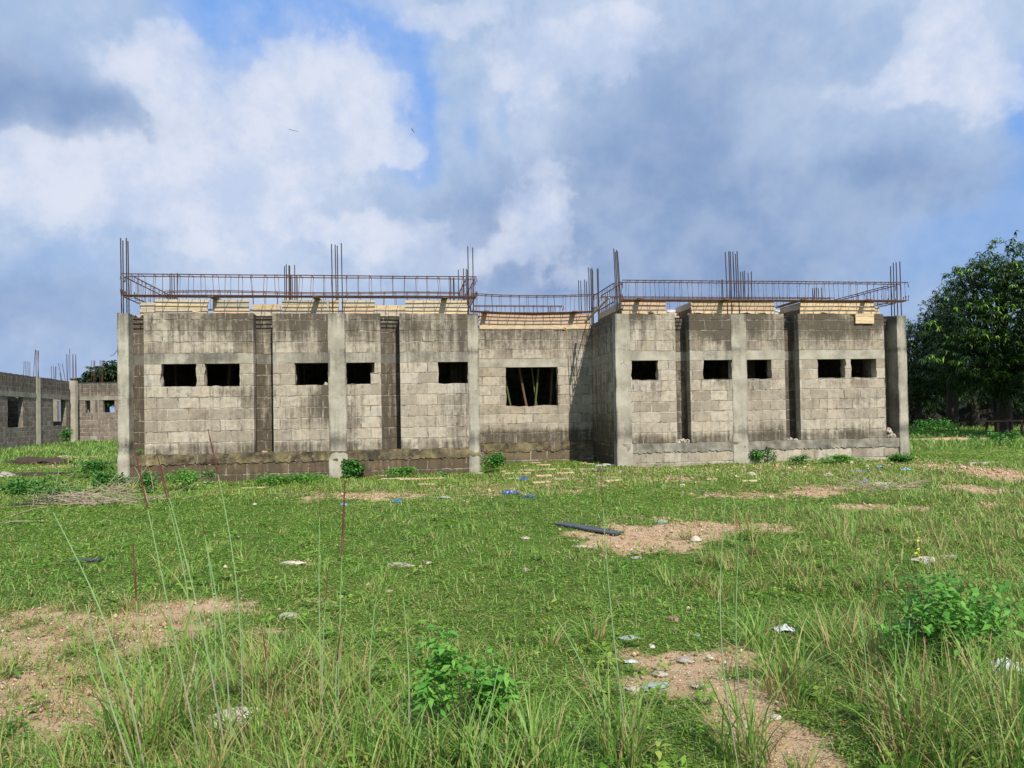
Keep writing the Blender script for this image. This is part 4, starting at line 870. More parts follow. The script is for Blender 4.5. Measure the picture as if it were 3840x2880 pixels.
# tall flowering stalks
SG = 'tall single grass stalks in the foreground'
def stalk(tx, ty, bx, D, lbl, head=.12, hr=.006, hcol='red', r=.0028, leaves=2, bow=.03):
    rt = ray(tx, ty); top = Vector((rt.x/rt.y*D*1.0, D+.02, CAM.z+rt.z/rt.y*D)); yb = D-.02; rb = ray(bx, 2700); base = Vector((rb.x/rb.y*yb, yb, 0)); base.z = float(gz(base.x, base.y))-.01
    root = empty('tall_grass_stalk', base); tag(root, lbl, 'grass stalk', SG); d = top-base; L = d.length
    side = Vector((d.z, 0, -d.x)).normalized(); sg = 1 if random.random() < .5 else -1
    pts = [d*q+side*(sg*bow*L*math.sin(math.pi*q)) for q in [i/14 for i in range(15)]]
    hi = max(1, int(14*(1-head/L)))
    mb = MB(); mb.tube(pts[:hi+1] if head else pts, r, 5, r*.55); n = len(mb.v)
    T_ = [min(1, max(0, .75*(1-v.z/L)+.05+random.uniform(-.05, .05))) for v in mb.v]
    mb.build('stem', M['stem'], root, attrs={'tint': T_})
    if head:
        hp_ = pts[hi:]; hb = MB()
        m_ = len(hp_); rad = [hr*.62*(.5+.5*math.sin(math.pi*min(1, .25+.75*i/(m_-1)))) for i in range(m_)]
        for i in range(m_-1): hb.tube([hp_[i], hp_[i+1]], rad[i], 6, rad[i+1], caps=False)
        for _ in range(26):
            i = random.randrange(m_-1); c_ = hp_[i].lerp(hp_[i+1], random.random()); dd = Vector((random.gauss(0, 1), random.gauss(0, 1), 1.5)).normalized()
            hb.tube([c_, c_+dd*hr*2.2], hr*.25, 4, hr*.05)
        hb.build('seed_head', M['seedhead'] if hcol == 'red' else M['stem'], root, attrs={'tint': [random.random() for _ in hb.v]})
    for _ in range(leaves):
        q = random.uniform(.08, .5); c_ = d*q; n_ = 1
        V, F = blades(np.array([[c_.x, c_.y, c_.z]]), np.array([random.uniform(.2, .38)]), np.array([random.choice((0, math.pi))+random.uniform(-.5, .5)]), np.array([random.uniform(.12, .4)]), np.array([random.uniform(.1, .7)]), np.array([random.uniform(.006, .011)]), 6, face=np.array([random.uniform(0, 1.)]))
        np_mesh('leaf_blade', V, F, M['blade'], root, attrs={'tint': np.full(len(V), random.uniform(.15, .4))})
for a in ((487, 1640, 760, 3.05, 'tall stalk with pink seed head crossing the far left column', .20, .005), (578, 1700, 860, 3.0, 'stalk with dark pink tip just right of the far left column', .14, .004), (585, 1745, 740, 3.3, 'thin stalk with brown head leaning left in front of the left wing footing', .16, .004),
          (772, 1608, 905, 3.2, 'tallest stalk with a crimson head in front of the left wing', .17, .005), (188, 1925, 560, 2.9, 'bare green stalk leaning strongly left at the far left', 0, .004), (752, 1955, 800, 3.6, 'short stalk with an orange tip in front of the left field', .06, .004),
          (1197, 1800, 1215, 3.3, 'slim green stalk with a faint tip left of the dark red head', .12, .0025), (1290, 1808, 1265, 3.3, 'stalk with the longest dark red head in front of the left wing middle', .26, .008), (490, 2045, 540, 3.4, 'short stalk with dark brown red head at the left', .20, .007),
          (1228, 2128, 1210, 3.5, 'short stalk with a thin maroon head below the long red one', .15, .004), (2253, 1748, 2360, 3.1, 'tall bare stalk in front of the middle wall', .10, .0025), (2728, 1846, 2770, 3.0, 'tall bare stalk right of the centre in front of the right wing', .0, .003), (2776, 2032, 2800, 3.1, 'shorter bare stalk beside the tall right one', 0, .003),
          (1412, 2225, 1400, 3.3, 'thin pale stalk in the middle foreground', 0, .0025), (978, 2362, 1000, 3.6, 'dark brown seed head stalk at the lower left centre', .12, .005), (1275, 2350, 1270, 3.2, 'brown seed head stalk above the foreground grass', .14, .005),
          (2080, 2310, 2300, 3.2, 'dark leaning stalk beside the tall middle stalk', 0, .003), (760, 2010, 870, 3.1, 'plain green stalk between the tall red headed ones', 0, .003), (310, 2270, 560, 2.8, 'broad bladed stalk leaning left over the left bare patch', 0, .003), (1510, 2245, 1520, 3.0, 'broad leaved stalk standing alone in the centre foreground', 0, .003),
          (3235, 2280, 3260, 3.3, 'grey green stalk at the lower right', 0, .003), (3420, 2330, 3330, 3.2, 'thin leaning stalk at the lower right', 0, .0025), (1870, 2500, 1760, 2.9, 'slanting stalk over the foreground leafy weed', 0, .003)):
    stalk(*a, r=.0033 if a[3] < 3.25 else .0028, bow=random.uniform(-.045, .05))

# leafy weeds and bushes
def bush(px, py, wx, h, n, ls, mat, lbl, at=None, cat='bush', name='leafy_bush', aspect=(.5, .8), wy=None, stems=7, grp=None):
    n = int(n*1.35)
    p = at if at is not None else G(px, py); wy = wy or wx*.7; h = h*1.25
    root = empty(name, p); tag(root, lbl, cat, grp)
    nl = max(3, int(n/220)); lobes = [(random.uniform(-.55, .55)*wx*.5, random.uniform(-.4, .4)*wy*.5, random.uniform(.3, .75)*h, random.uniform(.35, .62)) for _ in range(nl+3)]
    C = []; k_ = n//len(lobes)
    for lx, ly, lz, lr in lobes:
        v = rng.normal(0, 1, (k_, 3)); v /= np.linalg.norm(v, axis=1)[:, None]; v *= (rng.random(k_)**.35)[:, None]
        C.append(np.stack([lx+v[:, 0]*lr*wx*.5, ly+v[:, 1]*lr*wy*.5, np.abs(lz+v[:, 2]*lr*h*.5)], -1))
    C = np.concatenate(C); hh = h*(.85+.25*np.sin(C[:, 0]*9/wx+px)*np.sin(C[:, 1]*7/wy+py)); C = C[(C[:, 2] < hh*1.05)]; n_ = len(C)
    V, F = kites(C, ls*rng.uniform(.6, 1.3, n_), rng.uniform(0, 6.28, n_), rng.uniform(-.6, .7, n_), rng.uniform(-.6, .6, n_), rng.uniform(*aspect, n_))
    np_mesh('foliage', V, F, M[mat], root, attrs={'tint': rep(np.clip(rng.normal(.45, .25, n_), 0, 1), 4)})
    mb = MB()
    for _ in range(stems):
        e = Vector((random.uniform(-.4, .4)*wx, random.uniform(-.4, .4)*wy, h*random.uniform(.4, .68))); mb.tube([(e.x*.1, e.y*.1, -.03), (e.x*.5, e.y*.5, e.z*.45), tuple(e)], .004, 5, .002)
    mb.build('stems', M['bark'], root)
    return root
BGn = 'weeds growing along the foot of the building'
bush(1325, 1792, .72, .44, 640, .08, 'bush', 'dark green bush at the foot of the left wing middle column', aspect=(.7, .95), wy=.35)
bush(1845, 1775, .75, .42, 720, .065, 'bush', 'rounded bush just right of the left wing end column')
bush(2120, 1712, .7, .42, 420, .06, 'bush', 'ragged weed at the foot of the middle wall beside the shadow')
bush(2230, 1712, .5, .5, 300, .06, 'bush', 'shaded weed in the corner of the middle wall'); bush(2275, 1735, .7, .22, 300, .055, 'bush', 'low shaded weed at the foot of the inner side wall')
bush(2855, 1738, .8, .38, 620, .06, 'bush', 'leafy bush at the foot of the right wing middle column')
bush(3005, 1744, .7, .24, 330, .055, 'bush', 'small low bush right of the right wing middle column')
bush(3365, 1742, 1.0, .34, 800, .06, 'bush', 'spreading bush at the foot of the far right corner column')
bush(670, 1838, 1.5, .36, 900, .055, 'bush_light', 'bright green weeds at the left end of the left wing footing'); bush(780, 1818, .35, .38, 90, .06, 'bush', 'thin upright weed against the left wing footing')
bush(420, 1850, .9, .42, 700, .06, 'bush', 'dark weeds in front of the far left corner column'); bush(560, 1850, .6, .4, 420, .06, 'bush', 'dark weeds right of the far left corner column')
bush(345, 1795, 1.4, .5, 900, .06, 'bush', 'broad weed patch left of the far left corner column'); bush(130, 1900, 1.3, .42, 800, .055, 'bush', 'weed patch at the left edge behind the dry branches')
bush(250, 1875, .9, .3, 420, .055, 'bush', 'weeds between the dry branches and the left weed patch')
bush(1500, 1790, 1.2, 0.232, 798, .055, 'bush_light', 'low bright weeds along the left wing footing right half', wy=.4); bush(1080, 1815, 1.8, 0.232, 1178, .055, 'bush_light', 'low bright weeds along the left wing footing middle', wy=.4)
bush(1680, 1775, .9, 0.232, 608, .055, 'bush_light', 'low bright weeds near the left wing end column', wy=.35); bush(1950, 1722, 1.4, 0.261, 798, .055, 'bush_light', 'low bright weeds under the large middle window', wy=.4)
bush(2500, 1742, 1.5, 0.203, 874, .055, 'bush_light', 'low bright weeds along the right wing first window bay', wy=.4); bush(3160, 1738, 1.4, 0.189, 798, .055, 'bush_light', 'low bright weeds along the right wing last bay', wy=.4); bush(1450+210, 1790, .3, .15, 60, .05, 'bush', 'tiny weed clump before the left wing last bay')
bush(0, 0, .18, .14, 50, .05, 'bush_light', 'small green sprout on the footing ledge beside the far left column', at=BW((uC1+b['B1'][0])/2+.03, .1, PL-.01), cat='plant', stems=3)
bush(0, 0, .12, .12, 16, .04, 'bush_light', 'tiny sprout on the footing ledge of the left wing first notch', at=BW(b['B2'][0]-.12, .1, PL-.01), cat='plant', stems=3)
bush(1745, 2790, .46, .40, 520, .05, 'bush_light', 'bright leafy weed in the centre foreground', cat='weed', aspect=(.4, .6), stems=9)
bush(3560, 2560, .80, .50, 1100, .05, 'bush_light', 'large bright leafy weed at the lower right', cat='weed', aspect=(.4, .6), stems=14)
bush(3450, 2330, .8, .35, 300, .04, 'bush', 'loose leafy weed behind the large one at the lower right', cat='weed', aspect=(.4, .6), stems=12)
bush(240, 1680, 1.1, .9, 300, .12, 'bush', 'bush at the corner column of the neighbouring building', at=G(250, 1672))
# yellow flowering stem
p = G(3450, 2140); rt = empty('flowering_stem', p); tag(rt, 'upright stem with small yellow flowers at the right', 'plant')
MB().tube([(0, 0, -.02), (.01, 0, .15), (0, 0, .34)], .003, 5, .0015).build('stem', M['bush'], rt)
nf = 16; Cz = np.linspace(.05, .33, nf); V, F = kites(np.stack([rng.normal(0, .012, nf), rng.normal(0, .01, nf), Cz], -1), np.full(nf, .03), rng.uniform(0, 6.28, nf), rng.uniform(-.3, .6, nf), rng.uniform(-1, 1, nf), np.full(nf, .8))
M['petal'] = simple_mat('yellow_petals', (.65, .50, .04), (.75, .65, .15), 10., .6); [np_mesh('flower', V[4*i:4*i+4], [(0, 1, 2, 3)], M['petal'], rt) for i in range(nf)]

# pile of dry branches
p = G(340, 1895); root = empty('branch_pile', p); tag(root, 'tangled pile of dry grey brown branches at the left', 'branch pile')
mb = MB(); random.seed(5)
for i in range(170):
    a = random.uniform(-.5, .5)+random.choice((0, math.pi)); c_ = Vector((random.gauss(0, .48), random.gauss(0, .22), random.uniform(.01, .36)*random.random()))
    L = random.uniform(.2, .75); d = Vector((math.cos(a), math.sin(a)*.6, random.uniform(-.1, .35))).normalized(); bend = Vector((random.gauss(0, .25), random.gauss(0, .2), random.gauss(0, .25)))
    pts = [c_+d*(L*q)+bend*(q*q*L) for q in (0, .25, .5, .75, 1)]; pts = [Vector((v.x, v.y, max(.01, v.z))) for v in pts]
    mb.tube(pts, random.uniform(.004, .009), 5, .002)
for i in range(16):
    c_ = Vector((random.uniform(-1.1, 1.1), random.gauss(0, .2), .05)); up_ = random.uniform(.25, .7); lx = random.uniform(-.35, .35)
    mb.tube([c_, c_+Vector((lx*.3, 0, up_*.4)), c_+Vector((lx*.9, .05, up_*.75)), c_+Vector((lx*1.3, .05, up_))], .006, 5, .002)
mb.build('twigs', M['twig'], root)
for px, py, px2, py2, r_, lbl in ((-60, 1975, 165, 1955, .012, 'long straight dry stick at the left edge'), (20, 1945, 200, 1900, .010, 'bent dry stick running into the branch pile'), (370, 1965, 420, 1960, .006, 'short pale stick in the grass below the branch pile'), (1000, 1820+35, 1320, 1862, .006, 'long thin dry stick lying before the left wing'), (2590, 1845, 2720, 1885, .009, 'dark twig with side shoots lying before the right wing')):
    a, c_ = G(px, py), G(px2, py2); md = (a+c_)/2+Vector((0, 0, .05)); o = MB().tube([a+Vector((0, 0, .02)), md, c_+Vector((0, 0, .02))], r_, 5, r_*.6).build('dry_stick', M['twig']); tag(o, lbl, 'stick')
p = G(3300, 1835); root = empty('branch_pile', p); tag(root, 'small heap of thin dry twigs beside the pale stone on the right', 'branch pile'); mb = MB()
for i in range(50):
    a = random.uniform(-.4, .4)+random.choice((0, math.pi)); c_ = Vector((random.gauss(0, .45), random.gauss(0, .2), .01)); L = random.uniform(.3, .8); d = Vector((math.cos(a), math.sin(a), random.uniform(0, .9))).normalized()
    mb.tube([c_, c_+d*L*.5+Vector((0, 0, .02)), c_+d*L], .005, 4, .002)
mb.build('twigs', M['twig'], root)
for px, py, sx, sy, n_, lbl in ((1905, 1830, 1.5, .5, 420, 'low litter of dry cut stalks in front of the middle wall'), (2880, 1850, 2.0, .35, 420, 'low litter of dry stalks before the right wing'), (830, 1845, .55, .22, 200, 'small heap of reddish dry straw before the left wing'), (1280, 1845, 1.4, .3, 200, 'thin litter of dry straw before the left wing middle')):
    p = G(px, py); x = rng.normal(0, sx*.5, n_); y = rng.normal(0, sy, n_); ok = ~inside_bldg(x+p.x, y+p.y); x, y = x[ok], y[ok]; n_ = len(x)
    V, F = blades(np.stack([x, y, gz(x+p.x, y+p.y)+.012], -1), np.full(n_, .03), rng.uniform(0, 6.28, n_), rng.uniform(1, 7, n_), rng.uniform(0, 1, n_), rng.uniform(.008, .018, n_), 3)
    o = np_mesh('straw_litter', V, F, M['blade'], attrs={'tint': rep(rng.uniform(.75, 1, n_), 8)}); o.location = (p.x, p.y, 0); tag(o, lbl, 'straw', kind='stuff')

# ------------------------------------------------------------------ things lying about
def lay(px, py, L, wth, th, rz, mat, lbl, name='wood_scrap', cat='plank', grp='wood scraps lying before the middle wall', tilt=0.):
    p = G(px, py); mb = MB(); K = 4
    V = []; F = []
    for i in range(K+1):
        s_ = -L/2+L*i/K; e = .5*(1-.25*random.random())
        V += [(s_, -wth*e, 0), (s_, wth*e, 0), (s_, wth*e, th), (s_, -wth*e, th)]
    F = [(0, 3, 2, 1), tuple(4*K+j for j in range(4))]+[(4*q+j, 4*q+(j+1) % 4, 4*q+(j+1) % 4+4, 4*q+j+4) for q in range(K) for j in range(4)]
    o = np_mesh(name, V, F, M[mat]); o.location = (p.x, p.y, p.z+.012); o.rotation_euler = (random.uniform(-.05, .05), tilt, rz); return tag(o, lbl, cat, grp)
lay(1585, 1797, 1.0, .07, .03, .12, 'wood', 'long narrow pale plank offcut on the grass before the left wing', grp=None); lay(1480, 1799, .6, .05, .02, .05, 'wood_grey', 'grey plank offcut left of the long pale one'); lay(1600, 1820, .35, .1, .02, -.2, 'wood', 'short plank offcut below the long pale one')
lay(2300, 1807, .42, .09, .03, .55, 'wood', 'pale plank piece standing out below the grey sheet'); lay(1330, 1823, .2, .06, .02, -.5, 'wood_pink', 'small pink wood chip below the middle column bush')
lay(2100, 1726, 2.2, .12, .03, .03, 'wood', 'longest pale plank at the foot of the middle wall'); lay(1990, 1722, .9, .05, .02, .02, 'wood_grey', 'thin plank left of the longest plank under the middle window')
for i, (px, py, L, wt_, rz, mt_, lbl) in enumerate(((2005, 1738, .3, .1, .1, 'wood_pink', 'pink board piece left of the cluster under the middle window'), (2040, 1747, .38, .12, -.1, 'wood_pink', 'wide pink board piece under the middle window'), (1968, 1750, .22, .09, 1.2, 'wood_pink', 'small tilted orange piece at the left of the wood cluster'), (2050, 1765, .45, .05, .1, 'wood', 'narrow strip in the middle of the wood cluster'), (2110, 1762, .4, .05, .15, 'wood', 'narrow strip at the right of the wood cluster'),
    (1990, 1768, .5, .04, -.35, 'wood_pink', 'slanting thin lath in the wood cluster'), (1965, 1776, .3, .12, 0, 'wood', 'orange board piece at the left of the lath'), (1885, 1772, .2, .06, 1.1, 'wood', 'short stick piece near the bush of the end column'), (1912, 1778, .24, .12, .1, 'wood', 'board chip below the end column bush'), (2040, 1788, .34, .12, .1, 'wood_pink', 'ribbed pink board piece in the lower cluster'),
    (1925, 1798, .28, .14, .3, 'wood', 'cream board piece left of the blue bag'), (2120, 1778, .4, .1, .15, 'wood', 'yellow board piece right of the cluster'), (2105, 1800, .3, .1, .2, 'wood_grey', 'pale grey board piece at the lower right of the cluster'), (2030, 1812, .42, .09, .5, 'wood_pink', 'terracotta board piece at the bottom of the cluster'), (2200, 1762, .4, .06, .2, 'wood_grey', 'thin grey strip right of the cluster'), (2190, 1740, .2, .07, .9, 'wood', 'small bright chip by the side wall'), (2215, 1743, .18, .07, .1, 'wood', 'second bright chip by the side wall'),
    (2810, 1807, .28, .06, 0, 'wood', 'small orange plank bit before the right wing middle column'), (2670, 1800, .22, .05, .1, 'wood', 'small plank bit before the right wing'), (950, 1830, .5, .08, .1, 'wood', 'pale plank bit in the weeds before the left wing'), (1440, 1790, .22, .08, .9, 'wood', 'chip of wood at the foot of the left wing'), (1795, 1780, .2, .12, 0, 'stone', 'small pale brick piece at the foot of the end column'))):
    lay(px, py, L, wt_, .02+.01*(i % 2), rz, mt_, lbl, name='wood_scrap' if 'brick' not in lbl else 'brick_piece', cat='wood scrap' if 'brick' not in lbl else 'brick')
o = lay(2205, 1988, 1.0, .17, .02, -.85, 'slate', 'long dark grey strip of sheet lying by the sandy patch', name='sheet_strip', cat='sheet', grp=None, tilt=.02)
o = lay(325, 2107, .30, .10, .015, -.1, 'slate', 'small dark grey tile piece in the left grass', name='tile_piece', cat='tile', grp=None)
def crumple(px, py, wx, wy, h, mat, lbl, cat='plastic bag', name='plastic_bag', rz=0., grp=None):
    p = G(px, py); K = 12; V = []; F = []; sd_ = px*.37+py
    for i in range(K+1):
        for j in range(K+1):
            a, c_ = i/K*2-1, j/K*2-1; e = max(0, 1-(a*a+c_*c_)*.6)
            V.append((a*wx*.5*(1+.25*nz(a*2, c_*2, sd_)), c_*wy*.5*(1+.25*nz(a*2, c_*2, sd_+5)), max(.003, h*e*(.55+.9*nz(a*2.5, c_*2.5, sd_+9)+.3*nz(a*7, c_*7, sd_)))*.7))
    for i in range(K):
        for j in range(K): a = i*(K+1)+j; F.append((a, a+K+1, a+K+2, a+1))
    o = np_mesh(name, V, F, M[mat]); o.location = (p.x, p.y, p.z+.01); o.rotation_euler.z = rz; return tag(o, lbl, cat, grp)
for a in ((1960, 1800, .2, .2, .10, 'pl_blue', 'bright blue plastic bag among the wood scraps'), (1915, 1855, .30, .2, .08, 'pl_blue', 'torn blue plastic bag left of centre'), (1985, 1865, .18, .15, .05, 'pl_blue', 'flattened blue plastic scrap right of the torn bag'), (1488, 1885, .2, .22, .09, 'pl_teal', 'teal blue plastic bag in the grass before the left wing'), (1290, 1898, .10, .12, .06, 'pl_lblue', 'pale blue plastic scrap behind the longest red head'),
          (1660, 1868, .28, .1, .03, 'pl_white', 'flat pale plastic sheet scrap before the left wing'), (2520, 1735, .32, .2, .10, 'pl_green', 'green plastic bag at the foot of the right wing'), (3400, 1766, .22, .15, .08, 'pl_lblue', 'light blue plastic bag right of the far right bush'), (3300, 1755, .16, .15, .09, 'pl_lblue', 'pale blue plastic wrapper left of the far right bush'), (3215, 1770, .3, .15, .05, 'pl_violet', 'violet grey plastic scrap before the far right windows'),
          (3245, 1812, .18, .12, .08, 'pl_violet', 'dark violet plastic wrapper before the twig heap'), (2940, 2368, .11, .09, .05, 'pl_white', 'shiny white plastic sachet on the grass at the right'), (3765, 2515, .16, .12, .10, 'pl_white', 'white plastic bag in the grass at the right edge'), (2365, 2488, .07, .05, .02, 'pl_white', 'small white plastic scrap left of the bare patch'), (1382, 2198, .04, .04, .02, 'pl_white', 'tiny white scrap left of the round tuft'),
          (2340, 1822, .16, .12, .04, 'pl_orange', 'small orange peel scrap below the pale plank piece'), (1724, 2543, .03, .03, .015, 'pl_orange', 'tiny orange leaf scrap above the foreground weed')): crumple(*a)
for a in ((2275, 1748, .55, .35, .09, 'cloth_grey', 'flattened grey cement sack by the right wing corner'), (2110, 1718, .5, .3, .14, 'cloth_grey', 'crumpled grey sack at the foot of the middle wall'), (2255, 1768, .4, .2, .05, 'slate', 'dark wet paper sack below the grey sack'), (1965, 1735, .3, .15, .04, 'cloth_grey', 'small grey paper scrap under the middle window'), (1050+360, 1834, .3, .12, .03, 'slate', 'dark paper scrap before the left wing third bay')): crumple(*a, cat='sack', name='cement_sack')
STG = 'stones lying on the field'
for i, (px, py, r, sq, mt_, lbl) in enumerate(((2527, 2328, .055, (1, .8, .7), 'stone_brown', 'single brown stone in the green weeds right of centre'), (1080, 2318, .075, (1.2, .8, .6), 'stone', 'grey speckled stone at the edge of the left bare patch'), (870, 2695, .13, (1.3, .9, .35), 'stone_white', 'large chalky white slab in the lower left foreground'), (2452, 2578, .085, (1.3, .7, .28), 'stone_grey', 'flat grey green stone beside the bare patch'),
    (2443, 2427, .03, (1, 1, .8), 'stone_white', 'small white stone above the bare patch'), (2375, 2590, .045, (1.3, .8, .6), 'stone', 'lumpy pale stone left of the flat grey green one'), (2570, 2478, .05, (1.3, .9, .5), 'stone', 'pale stone at the top of the bare patch'), (2555, 2475, .02, (1, 1, 1), 'stone_white', 'tiny white stone beside the pale one'), (2480, 2530, .045, (1.2, .9, .5), 'stone', 'grey beige stone inside the bare patch left'), (2620, 2570, .05, (1.3, .9, .35), 'stone', 'flat beige stone in the middle of the bare patch'),
    (2360, 2395, .06, (1.6, .7, .4), 'stone_grey', 'long grey stone half sunk in weeds above the bare patch'), (2615, 2385, .03, (1.2, .8, .5), 'stone_grey', 'small grey stone right above the bare patch'), (2660, 2470, .03, (1, 1, .7), 'stone_white', 'small pale stone at the right of the patch top'), (3470, 2112, .12, (1.5, .9, .45), 'stone', 'grey stone by the yellow flowering stem'), (3545, 2092, .1, (1.6, .8, .3), 'stone', 'flat grey stone right of the yellow flowers'),
    (3305, 1822, .16, (1.3, .9, .55), 'stone', 'pale grey stone among the thin twigs at the right'), (2820, 1783, .10, (1.1, .9, .8), 'stone_white', 'white stone before the right wing middle'), (3105, 1785, .12, (1.3, .8, .6), 'stone_white', 'white stone lump before the right wing last bay'), (1820, 2830, .02, (1, 1, 1), 'stone', 'pebble at the bottom centre'), (1460, 2208+10, .035, (1.3, 1, .5), 'stone_white', 'small flat white stone below the round tuft'), (1970, 2018+2, .06, (1.3, 1, .5), 'stone', 'pinkish stone left of the sandy patch'),
    (1970, 2140, .05, (1, 1, .6), 'stone', 'small pink grey stone left of the dark strip'), (2180, 2050, .06, (1.5, .8, .4), 'stone_white', 'white stone on the sandy patch below the dark strip'), (2390, 2100-6, .06, (1.5, .8, .5), 'stone', 'beige stone pair below the sandy patch'), (2480, 1962, .08, (1.2, .8, .6), 'stone_grey', 'grey stone at the upper edge of the sandy patch'), (2610, 2028, .07, (1.3, .8, .7), 'stone_white', 'white stone at the right of the sandy patch'), (1100, 2112, .09, (1.8, .8, .25), 'stone_white', 'thin pale slab in the left grass'),
    (1500, 2122, .09, (2.0, .8, .35), 'stone', 'crumbled grey white stones left of centre'), (1600, 2115, .05, (1.4, .8, .5), 'stone_white', 'white crumb of stone right of the crumbled ones'), (20, 1790, .28, (1.1, .9, .45), 'stone', 'rounded grey stone at the left edge'), (237, 1714, .2, (1.4, .8, .4), 'stone_white', 'pale stone by the dark earth mound'), (3700, 1735+5, .3, (2, .7, .2), 'stone', 'flat grey stone slab on the right bare patch'), (3610, 1755, .1, (1.2, .8, .6), 'stone_white', 'white stone lump at the left of the right bare patch'), (2850+60, 2690, .03, (1, 1, .6), 'stone_white', 'pebble on the lower sandy strip'),
    (2790+10, 2722, .025, (1, 1, .6), 'stone_white', 'second pebble on the lower sandy strip'), (3260, 2580, .03, (1, 1, .7), 'stone_white', 'pale pebble in the grass at the lower right'), (3250, 1700+50, .07, (1, 1, .6), 'stone_white', 'pale stone chip before the far right bush'), (2560, 1820, .06, (1.3, 1, .6), 'stone_white', 'pale stone chip before the right wing first bay'), (640, 1958-70, .05, (1, 1, .6), 'stone_white', 'pale chip right of the branch pile'), (955, 1892, .05, (1, 1, .6), 'stone_white', 'yellowish stone before the left wing second window'))):
    p = G(px, py); o = rock_mesh('stone', r, mt_, sq, i*3.1, 3 if r > .07 else 2); o.location = (p.x, p.y, p.z+r*sq[2]*.12); o.rotation_euler.z = random.uniform(-.5, .5); tag(o, lbl, 'stone', STG)
for px, py, r, sq, mt_, lbl in ((135, 1742, .95, (1.5, .7, .38), 'dirt', 'dark earth mound at the far left'), (120, 1782, .8, (2.0, .5, .16), 'dirt', 'long low dark earth heap before the mound'), (420, 1740, .6, (1.2, .5, .16), 'dirt', 'low dark earth heap beside the far left column'), (300, 1715, 1.2, (1.6, .5, .08), 'dirt_red', 'flat reddish earth spread before the neighbouring building')):
    p = G(px, py); o = rock_mesh('earth_mound', r, mt_, sq, px*.1, 4, .3); o.location = (p.x, p.y, p.z-.02); tag(o, lbl, 'earth mound')

# ------------------------------------------------------------------ trees
def whorls(C, up, ls, k=8, droop=.5, aspect=.26):
    """radiating drooping leaf whorls"""
    n = len(C); Cr = np.repeat(C, k, 0); az_ = np.tile(np.linspace(0, 2*np.pi, k, endpoint=False), n)+np.repeat(rng.uniform(0, 6.28, n), k)+rng.normal(0, .2, n*k)
    return kites(Cr, ls*rng.uniform(.7, 1.25, n*k), az_, rng.uniform(-.9, .45, n*k)+np.repeat(up, k), rng.uniform(-.5, .5, n*k), np.full(n*k, aspect), droop=droop)
def tree(name, base, trunk_h, tr, blobs_, nwh, ls, mat, lbl, k=8, aspect=.26, shell=.5, lightfrac=.12, limbs=8, grp=None, cat='tree', loose=0):
    """blobs_: crown lobes (dx,dy,z,rx,ry,rz)"""
    root = empty(name, base); tag(root, lbl, cat, grp)
    C = []; light = []; vol = [r_[3]*r_[4]+r_[3]*r_[5] for r_ in blobs_]; tv = sum(vol)
    for (dx, dy, z_, rx, ry, rz), vv in zip(blobs_, vol):
        m_ = int(nwh*vv/tv); v = rng.normal(0, 1, (m_, 3)); v /= np.linalg.norm(v, axis=1)[:, None]
        rad = 1-shell*rng.random(m_)**1.7
        bump = 1+.16*np.sin(v[:, 0]*5+dx)*np.sin(v[:, 2]*6+dy)+.10*np.sin(v[:, 0]*11+v[:, 2]*9)
        C.append(np.stack([dx+v[:, 0]*rad*bump*rx, dy+v[:, 1]*rad*bump*ry, z_+v[:, 2]*rad*bump*rz], -1))
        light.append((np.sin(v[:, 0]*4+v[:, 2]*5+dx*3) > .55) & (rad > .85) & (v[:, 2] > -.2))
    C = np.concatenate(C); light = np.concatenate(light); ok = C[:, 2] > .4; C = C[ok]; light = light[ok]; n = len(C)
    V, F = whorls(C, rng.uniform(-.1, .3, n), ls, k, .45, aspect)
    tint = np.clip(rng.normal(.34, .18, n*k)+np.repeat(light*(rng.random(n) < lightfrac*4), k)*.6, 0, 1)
    np_mesh('crown', V, F, M[mat], root, attrs={'tint': rep(tint, 4)})
    mb = MB(); mb.tube([(0, 0, -.3), (.05, 0, trunk_h*.5), (0, .05, trunk_h)], tr*1.15, 9, tr*.75)
    for i in range(limbs):
        bl = blobs_[i % len(blobs_)]; e = Vector((bl[0]+random.uniform(-.3, .3)*bl[3], bl[1]+random.uniform(-.3, .3)*bl[4], bl[2]+random.uniform(0, .4)*bl[5])); s = Vector((0, .03, trunk_h*.92))
        mb.tube([s, s.lerp(e, .35)+Vector((0, 0, .3)), s.lerp(e, .7)+Vector((random.uniform(-.3, .3), 0, .2)), e], tr*.5, 6, tr*.1)
    mb.build('trunk', M['bark'], root)
    return root
def TX(px, D): return (px-PX0)/FPX*D
def TZ(px, py, D): r_ = ray(px, py); return CAM.z+r_.z/r_.y*D
# the big mango tree leaning over the yard on the right; last two lobes unseen, added to cast shade
D0 = 37.; bx = TX(3760, D0)
def bl(px, py, rpx, rpy, D, rd=2.2): return (TX(px, D)-bx, D-D0, TZ(px, py, D), rpx/FPX*D, rd, rpy/FPX*D)
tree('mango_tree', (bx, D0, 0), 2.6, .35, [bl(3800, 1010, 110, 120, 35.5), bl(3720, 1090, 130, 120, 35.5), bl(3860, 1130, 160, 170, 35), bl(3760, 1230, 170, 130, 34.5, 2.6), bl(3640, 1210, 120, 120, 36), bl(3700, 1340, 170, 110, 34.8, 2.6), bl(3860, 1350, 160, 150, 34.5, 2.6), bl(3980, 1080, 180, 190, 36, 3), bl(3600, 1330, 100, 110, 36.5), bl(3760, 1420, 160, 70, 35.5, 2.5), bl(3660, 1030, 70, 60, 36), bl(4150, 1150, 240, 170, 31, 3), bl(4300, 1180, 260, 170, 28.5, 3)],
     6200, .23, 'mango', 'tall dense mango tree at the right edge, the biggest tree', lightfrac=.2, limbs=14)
D0 = 41.; bx = TX(3560, D0)
